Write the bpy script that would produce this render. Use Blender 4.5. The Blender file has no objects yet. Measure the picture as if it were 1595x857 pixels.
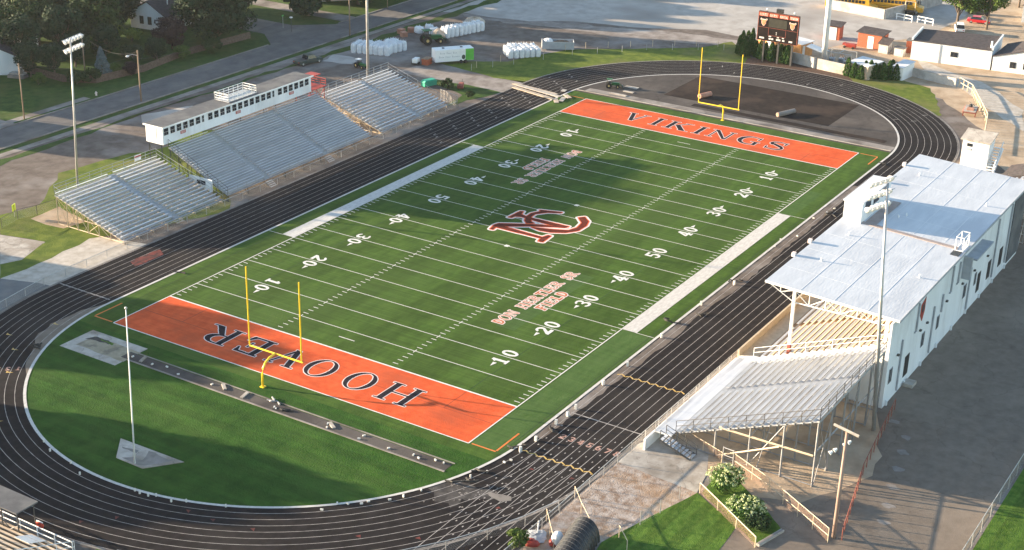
import bpy, bmesh, math, random
import numpy as np
from mathutils import Vector, Matrix
R = math.radians
random.seed(7)
scene = bpy.context.scene
COL = scene.collection

# ------------------------------------------------------------------ camera, world, sun, exposure
CAM = (-164.358, -96.099, 74.833); HEAD, PITCH, ROLL, FPX = 0.550198, -0.407957, 0.0252781, 2357.69
def cam_axes():
    f = Vector((math.cos(HEAD)*math.cos(PITCH), math.sin(HEAD)*math.cos(PITCH), math.sin(PITCH)))
    r = f.cross(Vector((0, 0, 1))).normalized(); u = r.cross(f)
    return f, r*math.cos(ROLL)+u*math.sin(ROLL), -r*math.sin(ROLL)+u*math.cos(ROLL)
CF, CR, CU = cam_axes()
cd = bpy.data.cameras.new('camera'); cam = bpy.data.objects.new('camera', cd); COL.objects.link(cam)
cam.matrix_world = Matrix(((CR.x, CU.x, -CF.x, CAM[0]), (CR.y, CU.y, -CF.y, CAM[1]), (CR.z, CU.z, -CF.z, CAM[2]), (0, 0, 0, 1)))
cd.sensor_width = 36; cd.lens = 36*FPX/1595; cd.clip_start = 1; cd.clip_end = 5000
scene.camera = cam
SUN_EL, SUN_AZ = R(9.5), R(107.5)            # azimuth counted from +X towards +Y
world = bpy.data.worlds.new('World'); scene.world = world; world.use_nodes = True
wn = world.node_tree.nodes; bg = wn['Background']; sky = wn.new('ShaderNodeTexSky')
sky.sky_type = 'NISHITA'; sky.sun_disc = False; sky.sun_elevation = SUN_EL; sky.sun_rotation = math.pi/2-SUN_AZ
sky.altitude = 300; sky.air_density = 1.0; sky.dust_density = 0.6; sky.ozone_density = 1.0
world.node_tree.links.new(sky.outputs[0], bg.inputs[0]); bg.inputs[1].default_value = 0.095
sd = bpy.data.lights.new('sun', 'SUN'); sd.energy = 5.0; sd.angle = R(0.55); sd.color = (1.0, 0.80, 0.56)
sun = bpy.data.objects.new('sun', sd); COL.objects.link(sun)
sv = Vector((math.cos(SUN_AZ)*math.cos(SUN_EL), math.sin(SUN_AZ)*math.cos(SUN_EL), math.sin(SUN_EL)))
sun.rotation_euler = sv.to_track_quat('Z', 'Y').to_euler(); sun.location = sv*300
scene.view_settings.view_transform = 'Standard'; scene.view_settings.look = 'None'
scene.view_settings.exposure = 2.17; scene.view_settings.gamma = 1; scene.view_settings.use_curve_mapping = False
scene.render.engine = 'CYCLES'

def at(px, py, z=0.0):                         # where the sight line through a photo pixel meets height z
    d = CF+CR*((px-797.5)/FPX)-CU*((py-428.5)/FPX); t = (z-CAM[2])/d.z
    return Vector(CAM)+d*t
def on(px, py, axis, v):                       # ... meets the vertical plane x=v or y=v
    d = CF+CR*((px-797.5)/FPX)-CU*((py-428.5)/FPX); t = (v-CAM[axis])/d[axis]
    return Vector(CAM)+d*t

# ------------------------------------------------------------------ materials
def mat(name, c1, c2=None, rough=.8, scale=1.0, detail=6, lo=.35, hi=.65, metal=0.0, bump=0.0, bscale=None, c3=None, s3=.08, f3=.5, spec=.3, stretch=None, alpha=None):
    m = bpy.data.materials.new(name); m.use_nodes = True; nt = m.node_tree; N = nt.nodes; L = nt.links
    b = N['Principled BSDF']; b.inputs['Roughness'].default_value = rough; b.inputs['Metallic'].default_value = metal
    b.inputs['Specular IOR Level'].default_value = spec
    tc = N.new('ShaderNodeTexCoord'); vec = tc.outputs['Object']
    if stretch:
        mp = N.new('ShaderNodeMapping'); mp.inputs['Scale'].default_value = stretch; L.new(vec, mp.inputs[0]); vec = mp.outputs[0]
    def ramp(sc, a, b_, det=detail):
        n = N.new('ShaderNodeTexNoise'); n.inputs['Scale'].default_value = sc; n.inputs['Detail'].default_value = det
        n.inputs['Roughness'].default_value = .6; L.new(vec, n.inputs['Vector'])
        r = N.new('ShaderNodeMapRange'); r.inputs[1].default_value = a; r.inputs[2].default_value = b_; L.new(n.outputs[0], r.inputs[0])
        return r.outputs[0], n.outputs[0]
    def mix(f, a, b_):
        x = N.new('ShaderNodeMix'); x.data_type = 'RGBA'; L.new(f, x.inputs[0])
        for i, v in ((6, a), (7, b_)):
            if isinstance(v, tuple): x.inputs[i].default_value = (*v, 1)
            else: L.new(v, x.inputs[i])
        return x.outputs[2]
    if c2 is None: c2 = tuple(min(1, c*1.18) for c in c1)
    f, raw = ramp(scale, lo, hi); col = mix(f, tuple(c1), tuple(c2))
    if c3:
        g, _ = ramp(s3, .5, .5+.25*f3); col = mix(g, col, tuple(c3))
    L.new(col, b.inputs['Base Color'])
    if bump:
        bp = N.new('ShaderNodeBump'); bp.inputs['Strength'].default_value = bump; bp.inputs['Distance'].default_value = .05
        n = N.new('ShaderNodeTexNoise'); n.inputs['Scale'].default_value = bscale or scale*4; n.inputs['Detail'].default_value = 4; L.new(vec, n.inputs['Vector'])
        L.new(n.outputs[0], bp.inputs['Height']); L.new(bp.outputs[0], b.inputs['Normal'])
    return m
M = {}
M['turf'] = mat('turf', (.040, .082, .013), (.061, .113, .019), rough=.95, scale=.9, bump=.5, bscale=9, c3=(.060, .108, .022), s3=.05, stretch=(.35, 1, 1), spec=.1)
M['turf_light'] = mat('turf_light', (.050, .100, .024), (.068, .122, .034), rough=.95, scale=1.2, bump=.4, bscale=9, spec=.1, stretch=(.3, 1, 1))
M['infill'] = mat('grass_infield', (.019, .062, .008), (.035, .094, .013), rough=.95, scale=.5, bump=.8, bscale=6, c3=(.055, .112, .020), s3=.07, f3=.8, spec=.1)
M['grass'] = mat('grass', (.075, .115, .018), (.15, .185, .032), rough=.95, scale=.6, bump=1, bscale=5, c3=(.19, .17, .07), s3=.09, f3=.9, spec=.1)
M['lawn'] = mat('lawn', (.028, .066, .014), (.060, .105, .024), rough=.95, scale=.7, bump=1, bscale=5, c3=(.09, .10, .035), s3=.1, f3=.9, spec=.1)
M['lawn2'] = mat('lawn_lush', (.05, .11, .016), (.10, .17, .028), rough=.95, scale=1.5, bump=1, bscale=8, spec=.1)
M['dirt'] = mat('dirt', (.34, .25, .17), (.50, .385, .275), rough=.95, scale=.35, bump=.6, bscale=3, c3=(.55, .45, .34), s3=.07, f3=.8, spec=.1)
M['gravel'] = mat('gravel', (.12, .098, .085), (.19, .16, .14), rough=.95, scale=.5, bump=.5, bscale=6, c3=(.30, .275, .26), s3=.06, f3=.7, spec=.1)
M['gravel_mid'] = mat('gravel_mid', (.20, .17, .15), (.32, .285, .26), rough=.95, scale=.5, bump=.5, bscale=6, c3=(.40, .36, .33), s3=.08, f3=.7, spec=.1)
M['gravel_light'] = mat('gravel_light', (.36, .33, .30), (.47, .44, .41), rough=.95, scale=.4, bump=.4, bscale=6, c3=(.22, .19, .17), s3=.05, f3=.9, spec=.1)
M['gravel_pale'] = mat('gravel_pale', (.40, .35, .29), (.55, .50, .44), rough=.95, scale=.9, bump=.4, bscale=6, spec=.1)
M['rubble'] = mat('rubble', (.26, .18, .13), (.52, .45, .40), rough=.95, scale=1.1, detail=12, lo=.36, hi=.66, bump=1, bscale=7, c3=(.40, .25, .14), s3=.16, f3=.9, spec=.1)
M['mulch'] = mat('mulch', (.06, .035, .025), (.12, .07, .05), rough=.95, scale=2, bump=1)
M['asphalt'] = mat('asphalt', (.175, .143, .115), (.225, .185, .15), rough=.95, scale=.8, detail=10, bump=.3, bscale=12, c3=(.28, .235, .19), s3=.06, f3=.9, spec=.08)
M['road'] = mat('road_asphalt', (.115, .108, .105), (.15, .14, .135), rough=.9, scale=.5, bump=.3, bscale=12, c3=(.18, .165, .15), s3=.12, spec=.2)
M['asphalt_blue'] = mat('old_asphalt', (.13, .135, .14), (.18, .18, .18), rough=.9, scale=.6, c3=(.22, .2, .18), s3=.1)
M['rubber'] = mat('track_rubber', (.014, .0125, .0135), (.023, .020, .0215), rough=.95, scale=1.1, bump=.3, bscale=14, c3=(.034, .030, .029), s3=.07, f3=.8, spec=.08)
M['rubber_dust'] = mat('dusty_rubber', (.035, .031, .031), (.085, .078, .074), rough=.9, scale=.9, lo=.4, hi=.62)
M['pave_dark'] = mat('end_pad', (.066, .058, .055), (.088, .078, .072), rough=.95, scale=.6, bump=.2, bscale=9, spec=.08, c3=(.12, .105, .095), s3=.08)
M['rubber_dark'] = mat('fresh_mat', (.022, .017, .016), (.033, .026, .023), spec=.08, rough=.95, scale=.8, c3=(.055, .04, .033), s3=.12)
M['concrete'] = mat('concrete', (.36, .32, .28), (.50, .46, .41), rough=.9, scale=.9, bump=.2, c3=(.27, .23, .19), s3=.15)
M['concrete_dark'] = mat('concrete_weathered', (.20, .18, .16), (.30, .27, .25), rough=.9, scale=.8, c3=(.13, .11, .10), s3=.2)
M['paint'] = mat('line_paint', (.60, .58, .54), (.78, .76, .71), rough=.8, scale=3)
M['lane'] = mat('lane_paint', (.24, .22, .21), (.46, .43, .41), rough=.8, scale=1.2)
M['sidepaint'] = mat('restraint_paint', (.48, .455, .43), (.62, .60, .57), rough=.85, scale=1.2, stretch=(1, 3, 1))
M['orange'] = mat('orange_turf', (.58, .088, .028), (.68, .118, .040), rough=.95, scale=.9, bump=.4, bscale=9, c3=(.50, .095, .038), s3=.12, spec=.1)
M['orange_line'] = mat('orange_line', (.55, .15, .03), (.7, .2, .05))
M['seam'] = mat('seam', (.018, .045, .010), (.028, .06, .014))
M['seam_o'] = mat('seam_on_orange', (.30, .045, .016), (.36, .06, .02))
M['navy'] = mat('black_turf', (.012, .011, .017), (.022, .019, .028), rough=.95, spec=.1)
M['maroon'] = mat('maroon_turf', (.085, .016, .012), (.17, .035, .018), rough=.95, scale=1.2, spec=.1)
M['red_or'] = mat('logo_orange', (.75, .10, .04), (.85, .16, .06), rough=.95, spec=.1)
M['pinkwhite'] = mat('logo_outline', (.74, .60, .55), (.82, .72, .68), rough=.9)
M['brownletter'] = mat('letter_fill', (.42, .11, .05), (.55, .2, .1), rough=.95)
M['rust_paint'] = mat('number_paint', (.36, .20, .16), (.50, .32, .27))
M['yellow_mark'] = mat('exchange_mark', (.55, .36, .10), (.65, .45, .18))
M['red_mark'] = mat('red_mark', (.20, .04, .03), (.06, .025, .022), scale=1.2, lo=.4, hi=.6)
M['yellow'] = mat('yellow_paint', (.85, .56, .02), (.9, .62, .03), rough=.35, spec=.5)
M['alu'] = mat('aluminium', (.62, .635, .67), (.76, .77, .80), rough=.5, metal=.3, scale=.8, stretch=(.2, 3, 3), c3=(.48, .49, .52), s3=.3)
M['aludark'] = mat('footboard', (.36, .37, .39), (.47, .48, .50), rough=.55, metal=.2, stretch=(.3, 2, 2))
M['alulight'] = mat('bench_light', (.46, .47, .49), (.57, .58, .60), rough=.5, metal=.2, stretch=(.3, 2, 2))
M['galv'] = mat('galvanised', (.38, .38, .38), (.52, .51, .5), rough=.45, metal=.5)
M['legsteel'] = mat('leg_steel', (.24, .24, .245), (.34, .34, .345), rough=.5, metal=.3)
M['benchtan'] = mat('tan_bench', (.55, .42, .30), (.66, .52, .38), rough=.8)
M['plank'] = mat('bleacher_plank', (.27, .165, .09), (.36, .23, .13), rough=.9, stretch=(.3, 2, 2))
M['tansteel'] = mat('tan_steel', (.52, .41, .28), (.64, .52, .37), rough=.5, scale=2)
M['darksteel'] = mat('dark_steel', (.05, .05, .05), (.09, .085, .08), rough=.5)
M['white'] = mat('white_paint', (.78, .78, .77), (.84, .84, .83), rough=.6, scale=.6, c3=(.70, .69, .67), s3=.3)
M['whitewall'] = mat('white_wall', (.74, .75, .76), (.82, .83, .84), rough=.7, scale=.5, c3=(.64, .64, .64), s3=.22, bump=.15, bscale=5, stretch=(1, 1, .3))
M['roofw'] = mat('white_roof', (.60, .615, .64), (.68, .69, .71), rough=.85, scale=.7, c3=(.54, .555, .585), s3=.16, bump=.3, bscale=3, stretch=(.4, 1.6, 1), spec=.2)
M['roofseam'] = mat('roof_seam', (.70, .70, .70), (.76, .76, .76))
M['joint'] = mat('roof_joint', (.32, .26, .24), (.42, .34, .31))
M['grayroof'] = mat('grey_roof', (.085, .088, .095), (.12, .122, .13), rough=.9, scale=.8, c3=(.15, .15, .15), s3=.3)
M['shingle'] = mat('dark_shingle', (.045, .038, .040), (.085, .07, .07), rough=.9, scale=1.5, bump=.4, stretch=(1, 1, 3))
M['shingle_tan'] = mat('tan_shingle', (.30, .23, .16), (.38, .30, .22), rough=.9, scale=1.5, bump=.4)
M['glass'] = mat('dark_glass', (.012, .016, .022), (.03, .036, .045), rough=.15, spec=.6, scale=2)
M['black'] = mat('black_plastic', (.014, .014, .015), (.03, .03, .032), rough=.45, spec=.5)
M['rubbertyre'] = mat('tyre', (.018, .018, .018), (.035, .034, .033), rough=.9)
M['redpaint'] = mat('red_paint', (.34, .045, .032), (.42, .065, .042), rough=.5)
M['redrust'] = mat('rusty_red', (.20, .055, .040), (.34, .11, .08), rough=.7, scale=3)
M['wood'] = mat('weathered_wood', (.20, .13, .085), (.34, .24, .17), rough=.85, scale=3, stretch=(1, 1, .15))
M['woodpole'] = mat('utility_pole_wood', (.22, .15, .10), (.34, .25, .18), rough=.85, scale=4, stretch=(1, 1, .1))
M['woodred'] = mat('red_brown_pole', (.27, .18, .145), (.38, .28, .235), rough=.8, scale=4, stretch=(1, 1, .1))
M['woodfence'] = mat('garden_fence_wood', (.10, .065, .05), (.17, .12, .09), rough=.9, scale=3)
M['brick'] = mat('red_brick', (.33, .085, .045), (.44, .13, .07), rough=.9, scale=6)
M['orangewall'] = mat('orange_block', (.60, .28, .10), (.70, .35, .14), rough=.85, scale=2)
M['block'] = mat('grey_block', (.40, .38, .36), (.50, .48, .46), rough=.9, scale=1.5, c3=(.33, .31, .29), s3=.5)
M['bag'] = mat('bulk_bag_fabric', (.60, .61, .63), (.74, .75, .77), rough=.7, scale=2.5, bump=.5, bscale=4)
M['busyellow'] = mat('bus_yellow', (.68, .34, .02), (.76, .41, .04), rough=.4, spec=.5)
M['carred'] = mat('car_red', (.60, .02, .03), (.66, .03, .04), rough=.3, spec=.6)
M['cargrey'] = mat('car_dark', (.03, .032, .035), (.05, .052, .055), rough=.3, spec=.6)
M['cargreen'] = mat('car_dark_green', (.03, .045, .04), (.045, .065, .055), rough=.35, spec=.6)
M['tractor'] = mat('tractor_green', (.02, .10, .03), (.035, .14, .045), rough=.5)
M['tealgreen'] = mat('teal_plastic', (.03, .33, .20), (.045, .40, .25), rough=.5)
M['signgreen'] = mat('bright_green', (.09, .38, .05), (.12, .45, .07), rough=.5)
M['signyellow'] = mat('fluorescent_yellow', (.75, .85, .05), (.8, .9, .1), rough=.5)
M['screen'] = mat('screen_face', (.04, .04, .032), (.055, .052, .042), rough=.8, spec=.1)
M['sbblack'] = mat('scoreboard_black', (.012, .009, .009), (.020, .014, .014), rough=.85, spec=.08)
M['sborange'] = mat('scoreboard_orange', (.85, .22, .10), (.9, .30, .16), rough=.5)
M['redor2'] = mat('header_orange', (.52, .10, .05), (.60, .14, .07), rough=.5)
M['sbtext'] = mat('panel_text', (.55, .52, .5), (.65, .62, .6))
M['trunk'] = mat('bark', (.10, .075, .055), (.17, .13, .10), rough=.95, scale=5)
M['sand'] = mat('sand', (.26, .22, .15), (.36, .32, .24), rough=.95, scale=1.2, bump=.6, c3=(.16, .14, .11), s3=.4)
M['grime'] = mat('black_grime', (.03, .03, .03), (.07, .065, .06))
M['pile'] = mat('tan_soil', (.42, .33, .25), (.52, .43, .34), rough=.95, scale=1.2, bump=1)
M['roll'] = mat('turf_roll_backing', (.42, .19, .12), (.52, .28, .2), rough=.9)
M['bluegrey'] = mat('blue_grey_block', (.33, .35, .38), (.43, .45, .48), rough=.9)
def leafmat(name, c1, c2, sc=1.2, trans=.25):
    m = mat(name, c1, c2, rough=.75, scale=sc, lo=.38, hi=.62, detail=3, spec=.15)
    return m
M['leaf_dark'] = leafmat('foliage_dark', (.020, .042, .014), (.045, .078, .022), .6)
M['leaf_deep'] = leafmat('foliage_deep', (.016, .036, .018), (.034, .060, .026), .6)
M['leaf_mid'] = leafmat('foliage_mid', (.045, .085, .018), (.095, .14, .03), .8)
M['leaf_yel'] = leafmat('foliage_yellow', (.12, .17, .03), (.22, .26, .05), 1)
M['leaf_arb'] = leafmat('arborvitae', (.032, .080, .016), (.065, .125, .028), 2.5)
M['leaf_purp'] = leafmat('foliage_plum', (.030, .020, .022), (.050, .032, .032), 1)
M['leaf_blue'] = leafmat('foliage_blue_spruce', (.09, .13, .14), (.15, .20, .21), 2)
M['bloom'] = leafmat('hydrangea_bloom', (.34, .42, .17), (.60, .62, .38), 3)
M['leaf_bush'] = leafmat('foliage_bush', (.05, .11, .02), (.10, .18, .035), 2.5)

def cracks(m, scale, thick, dark):             # thin wandering cracks
    nt = m.node_tree; N = nt.nodes; L = nt.links; b = N['Principled BSDF']; src = b.inputs['Base Color'].links[0].from_socket
    tc = N.new('ShaderNodeTexCoord'); nz = N.new('ShaderNodeTexNoise'); nz.inputs['Scale'].default_value = .5; nz.inputs['Detail'].default_value = 5; L.new(tc.outputs['Object'], nz.inputs['Vector'])
    mxv = N.new('ShaderNodeVectorMath'); mxv.operation = 'MULTIPLY_ADD'; L.new(nz.outputs[1], mxv.inputs[0]); mxv.inputs[1].default_value = (3.5, 3.5, 0); L.new(tc.outputs['Object'], mxv.inputs[2])
    vo = N.new('ShaderNodeTexVoronoi'); vo.feature = 'DISTANCE_TO_EDGE'; vo.inputs['Scale'].default_value = scale; L.new(mxv.outputs[0], vo.inputs['Vector'])
    mr = N.new('ShaderNodeMapRange'); mr.inputs[1].default_value = 0; mr.inputs[2].default_value = thick; mr.inputs[3].default_value = dark; mr.inputs[4].default_value = 1; L.new(vo.outputs[0], mr.inputs[0])
    vm = N.new('ShaderNodeVectorMath'); vm.operation = 'SCALE'; L.new(src, vm.inputs[0]); L.new(mr.outputs[0], vm.inputs['Scale']); L.new(vm.outputs[0], b.inputs['Base Color'])
def bands(m, width, amt, axis='X', fine=None):
    nt = m.node_tree; N = nt.nodes; L = nt.links; b = N['Principled BSDF']; src = b.inputs['Base Color'].links[0].from_socket
    tc = N.new('ShaderNodeTexCoord'); sp = N.new('ShaderNodeSeparateXYZ'); L.new(tc.outputs['Object'], sp.inputs[0])
    dn = N.new('ShaderNodeTexNoise'); dn.inputs['Scale'].default_value = .6; L.new(tc.outputs['Object'], dn.inputs['Vector'])
    ad = N.new('ShaderNodeMath'); ad.operation = 'MULTIPLY_ADD'; ad.inputs[1].default_value = .5; L.new(dn.outputs[0], ad.inputs[0]); L.new(sp.outputs[axis], ad.inputs[2])
    mu = N.new('ShaderNodeMath'); mu.operation = 'MULTIPLY'; mu.inputs[1].default_value = math.pi/width; L.new(ad.outputs[0], mu.inputs[0])
    si = N.new('ShaderNodeMath'); si.operation = 'SINE'; L.new(mu.outputs[0], si.inputs[0])
    mr = N.new('ShaderNodeMapRange'); mr.interpolation_type = 'SMOOTHSTEP'; mr.inputs[1].default_value = -.35; mr.inputs[2].default_value = .35; mr.inputs[3].default_value = 1-amt; mr.inputs[4].default_value = 1+amt; L.new(si.outputs[0], mr.inputs[0])
    sn = N.new('ShaderNodeTexNoise'); sn.inputs['Scale'].default_value = 1; sn.inputs['Detail'].default_value = 3; mp = N.new('ShaderNodeMapping'); mp.inputs['Scale'].default_value = (fine or (.12, 3.5, 1)); L.new(tc.outputs['Object'], mp.inputs[0]); L.new(mp.outputs[0], sn.inputs['Vector'])
    m2 = N.new('ShaderNodeMapRange'); m2.inputs[1].default_value = .3; m2.inputs[2].default_value = .7; m2.inputs[3].default_value = 1-amt*1.6; m2.inputs[4].default_value = 1+amt*1.6; L.new(sn.outputs[0], m2.inputs[0])
    pr = N.new('ShaderNodeMath'); pr.operation = 'MULTIPLY'; L.new(mr.outputs[0], pr.inputs[0]); L.new(m2.outputs[0], pr.inputs[1])
    vm = N.new('ShaderNodeVectorMath'); vm.operation = 'SCALE'; L.new(src, vm.inputs[0]); L.new(pr.outputs[0], vm.inputs['Scale']); L.new(vm.outputs[0], b.inputs['Base Color'])
bands(M['turf'], 4.572, .09, 'Y', (3.0, .10, 1)); bands(M['turf_light'], 4.572, .06, 'Y', (3.0, .1, 1)); bands(M['infill'], 1.3, .07, 'X', (2.2, .12, 1)); bands(M['orange'], 4.572, .045, 'Y', (2.5, .3, 1)); bands(M['lawn2'], 1.1, .10, 'Y', (.3, 2.5, 1))
bands(M['road'], 1.85, .035, 'Y', (.05, 1.6, 1)); cracks(M['asphalt'], .13, .010, .80); cracks(M['road'], .14, .010, .8); cracks(M['concrete'], .3, .02, .7); cracks(M['end_pad'] if 'end_pad' in M else M['pave_dark'], .12, .012, .75); bands(M['rubber'], 1.02, .04, 'Y', (.2, 1.5, 1))
def meshwire(name, density, col):              # woven chain-link: thin crossed wires, open between them
    m = bpy.data.materials.new(name); m.use_nodes = True; nt = m.node_tree; N = nt.nodes; L = nt.links
    b = N['Principled BSDF']; b.inputs['Base Color'].default_value = (*col, 1); b.inputs['Metallic'].default_value = .4; b.inputs['Roughness'].default_value = .5
    tc = N.new('ShaderNodeTexCoord'); outs = []
    for s in (1, -1):
        w = N.new('ShaderNodeTexWave'); w.wave_type = 'BANDS'; w.bands_direction = 'X'; w.wave_profile = 'SAW'; w.inputs['Scale'].default_value = 4
        mp = N.new('ShaderNodeMapping'); mp.inputs['Rotation'].default_value = (0, R(45*s), R(45*s)); L.new(tc.outputs['Object'], mp.inputs[0]); L.new(mp.outputs[0], w.inputs[0])
        g = N.new('ShaderNodeMath'); g.operation = 'LESS_THAN'; g.inputs[1].default_value = density/2; L.new(w.outputs[1], g.inputs[0]); outs.append(g.outputs[0])
    mx = N.new('ShaderNodeMath'); mx.operation = 'MAXIMUM'; L.new(outs[0], mx.inputs[0]); L.new(outs[1], mx.inputs[1])
    L.new(mx.outputs[0], b.inputs['Alpha'])
    return m
M['chain'] = meshwire('chain_link', .22, (.42, .41, .40))
M['chaintan'] = meshwire('chain_link_rusty', .24, (.40, .27, .20))

# ------------------------------------------------------------------ mesh helpers
class MB:
    def __init__(s): s.v = []; s.f = []
    def box(s, c, d, rz=0.0, top=1.0, M4=None):
        x, y, z = c; a, b, h = d[0]/2, d[1]/2, d[2]/2; n = len(s.v); cr, sr = math.cos(rz), math.sin(rz)
        for zz in (-1, 1):
            k = top if zz == 1 else 1
            for sx, sy in ((-1, -1), (1, -1), (1, 1), (-1, 1)):
                px, py = sx*a*k, sy*b*k
                s.v.append((x+px*cr-py*sr, y+px*sr+py*cr, z+zz*h))
        s.f += [(n, n+3, n+2, n+1), (n+4, n+5, n+6, n+7)]+[(n+i, n+(i+1) % 4, n+4+(i+1) % 4, n+4+i) for i in range(4)]
        return s
    def b2(s, a, b):                               # box from corner to corner
        return s.box([(a[i]+b[i])/2 for i in range(3)], [abs(b[i]-a[i]) for i in range(3)])
    def tube(s, pts, r, n=6, caps=True):
        pts = [Vector(p) for p in pts]; rs = r if isinstance(r, (list, tuple)) else [r]*len(pts); base = len(s.v)
        for i, p in enumerate(pts):
            t = (pts[min(i+1, len(pts)-1)]-pts[max(i-1, 0)]).normalized()
            ref = Vector((0, 0, 1)) if abs(t.z) < .95 else Vector((1, 0, 0))
            u = t.cross(ref).normalized(); w = u.cross(t)
            for k in range(n):
                a = 2*math.pi*k/n; s.v.append(tuple(p+(u*math.cos(a)+w*math.sin(a))*rs[i]))
        for i in range(len(pts)-1):
            for k in range(n):
                a = base+i*n+k; b = base+i*n+(k+1) % n; s.f.append((a, b, b+n, a+n))
        if caps: s.f.append(tuple(base+k for k in range(n))[::-1]); s.f.append(tuple(base+(len(pts)-1)*n+k for k in range(n)))
        return s
    def bar(s, a, b, w=.1, h=None):               # square bar between two points
        return s.tube([a, b], (w or .1)*.6, 4)
    def poly(s, pts, z=None):
        n = len(s.v); s.v += [tuple(p) if z is None else (p[0], p[1], z) for p in pts]; s.f.append(tuple(range(n, n+len(pts)))); return s
    def prism(s, pts, a, b, axis=0):              # profile extruded along an axis; pts in the other two coordinates
        n = len(s.v); k = len(pts)
        def mk(p, t):
            if axis == 0: return (t, p[0], p[1])
            if axis == 1: return (p[0], t, p[1])
            return (p[0], p[1], t)
        s.v += [mk(p, a) for p in pts]+[mk(p, b) for p in pts]
        s.f.append(tuple(range(n, n+k))[::-1]); s.f.append(tuple(range(n+k, n+2*k)))
        s.f += [(n+i, n+(i+1) % k, n+k+(i+1) % k, n+k+i) for i in range(k)]
        return s
    def ell(s, c, r, nu=10, nv=6, jit=0.0, rnd=random):
        n = len(s.v)
        for j in range(nv+1):
            ph = math.pi*j/nv
            for i in range(nu):
                th = 2*math.pi*i/nu; q = 1+rnd.uniform(-jit, jit)
                s.v.append((c[0]+r[0]*math.sin(ph)*math.cos(th)*q, c[1]+r[1]*math.sin(ph)*math.sin(th)*q, c[2]+r[2]*math.cos(ph)*q))
        for j in range(nv):
            for i in range(nu):
                a = n+j*nu+i; b = n+j*nu+(i+1) % nu; s.f.append((a, a+nu, b+nu, b))
        return s
    def mesh(s, name, m, off=(0, 0, 0)):
        me = bpy.data.meshes.new(name); me.from_pydata([(v[0]-off[0], v[1]-off[1], v[2]-off[2]) for v in s.v], [], s.f)
        bm = bmesh.new(); bm.from_mesh(me); bmesh.ops.recalc_face_normals(bm, faces=bm.faces); bm.to_mesh(me); bm.free()
        me.materials.append(M[m] if isinstance(m, str) else m); return me
    def build(s, name, m, parent=None, off=None, smooth=False, bevel=0):
        # vertices are in world coordinates when off is None and parent given: subtract the parent's location
        if parent is not None and off is None: off = world_off(parent)
        o = bpy.data.objects.new(name, s.mesh(name, m, off or (0, 0, 0))); COL.objects.link(o)
        if parent is not None: o.parent = parent
        if smooth: o.data.polygons.foreach_set('use_smooth', [True]*len(o.data.polygons))
        if bevel:
            md = o.modifiers.new('bevel', 'BEVEL'); md.width = bevel; md.segments = 2; md.limit_method = 'ANGLE'
        return o
def world_off(o):
    v = Vector((0, 0, 0))
    while o is not None: v += Vector(o.location); o = o.parent
    return v
def tag(o, label=None, cat=None, group=None, kind=None):
    if label: o['label'] = label
    if cat: o['category'] = cat
    if group: o['group'] = group
    if kind: o['kind'] = kind
    return o
def thing(name, label, cat, loc=(0, 0, 0), rz=0, group=None):
    o = bpy.data.objects.new(name, None); COL.objects.link(o); o.location = loc; o.rotation_euler = (0, 0, rz); o.empty_display_size = .2
    return tag(o, label, cat, group)
L0 = (0, 0, 0)
def kids(o): return [c for c in KIDS.get(o.name, [])]
KIDS = {}
def reg(o):
    KIDS.clear()
    for c in bpy.data.objects:
        if c.parent: KIDS.setdefault(c.parent.name, []).append(c)
def dup(root, loc, rz=0, label=None, group=None, scale=None):
    r = root.copy(); COL.objects.link(r); r.location = loc; r.rotation_euler = (0, 0, rz)
    if scale: r.scale = scale if isinstance(scale, tuple) else (scale,)*3
    if label: r['label'] = label
    if group: r['group'] = group
    for ch in KIDS.get(root.name, []):
        c = ch.copy(); COL.objects.link(c); c.parent = r
        for g in KIDS.get(ch.name, []):
            d = g.copy(); COL.objects.link(d); d.parent = c
    return r
def struct(name, mb, m, label=None): return tag(mb.build(name, m), label, kind='structure')
def wob(pts, amp=.6, step=3.0, seed=1):        # subdivide and roughen an outline, for worn natural edges
    rnd = random.Random(seed); out = []
    for i, p in enumerate(pts):
        q = pts[(i+1) % len(pts)]; d = math.hypot(q[0]-p[0], q[1]-p[1]); n = max(1, int(d/step))
        for k in range(n):
            t = k/n; a = amp if k else amp*.3
            out.append((p[0]+(q[0]-p[0])*t+rnd.uniform(-a, a), p[1]+(q[1]-p[1])*t+rnd.uniform(-a, a)))
    return out
def patch(name, pix, z, m, amp=.5, step=2.5, seed=1, pts=None):
    P = pts or [tuple(at(*q)[:2]) for q in pix]
    if amp: P = wob(P, amp, step, seed)
    return struct(name, MB().poly(P, z), m)
def Zm(x0, y0, s): return lambda *p: [(x0+a/s, y0+b/s) for a, b in p]
# ------------------------------------------------------------------ ground
XL, XR, RI = -51.0, 56.0, 28.75
def stad(r, xl=XL, xr=XR, n=48):
    P = []
    for i in range(n+1):
        a = -math.pi/2+math.pi*i/n; P.append((xr+r*math.cos(a), r*math.sin(a)))
    for i in range(n+1):
        a = math.pi/2+math.pi*i/n; P.append((xl+r*math.cos(a), r*math.sin(a)))
    return P
def ring(mb, r0, r1, z, xl=XL, xr=XR, n=48):
    A, B = stad(r0, xl, xr, n), stad(r1, xl, xr, n); k = len(A); b = len(mb.v)
    mb.v += [(p[0], p[1], z) for p in A]+[(p[0], p[1], z) for p in B]
    mb.f += [(b+i, b+(i+1) % k, b+k+(i+1) % k, b+k+i) for i in range(k)]; return mb
def rect(mb, x0, y0, x1, y1, z): return mb.poly([(x0, y0, z), (x1, y0, z), (x1, y1, z), (x0, y1, z)])

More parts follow.
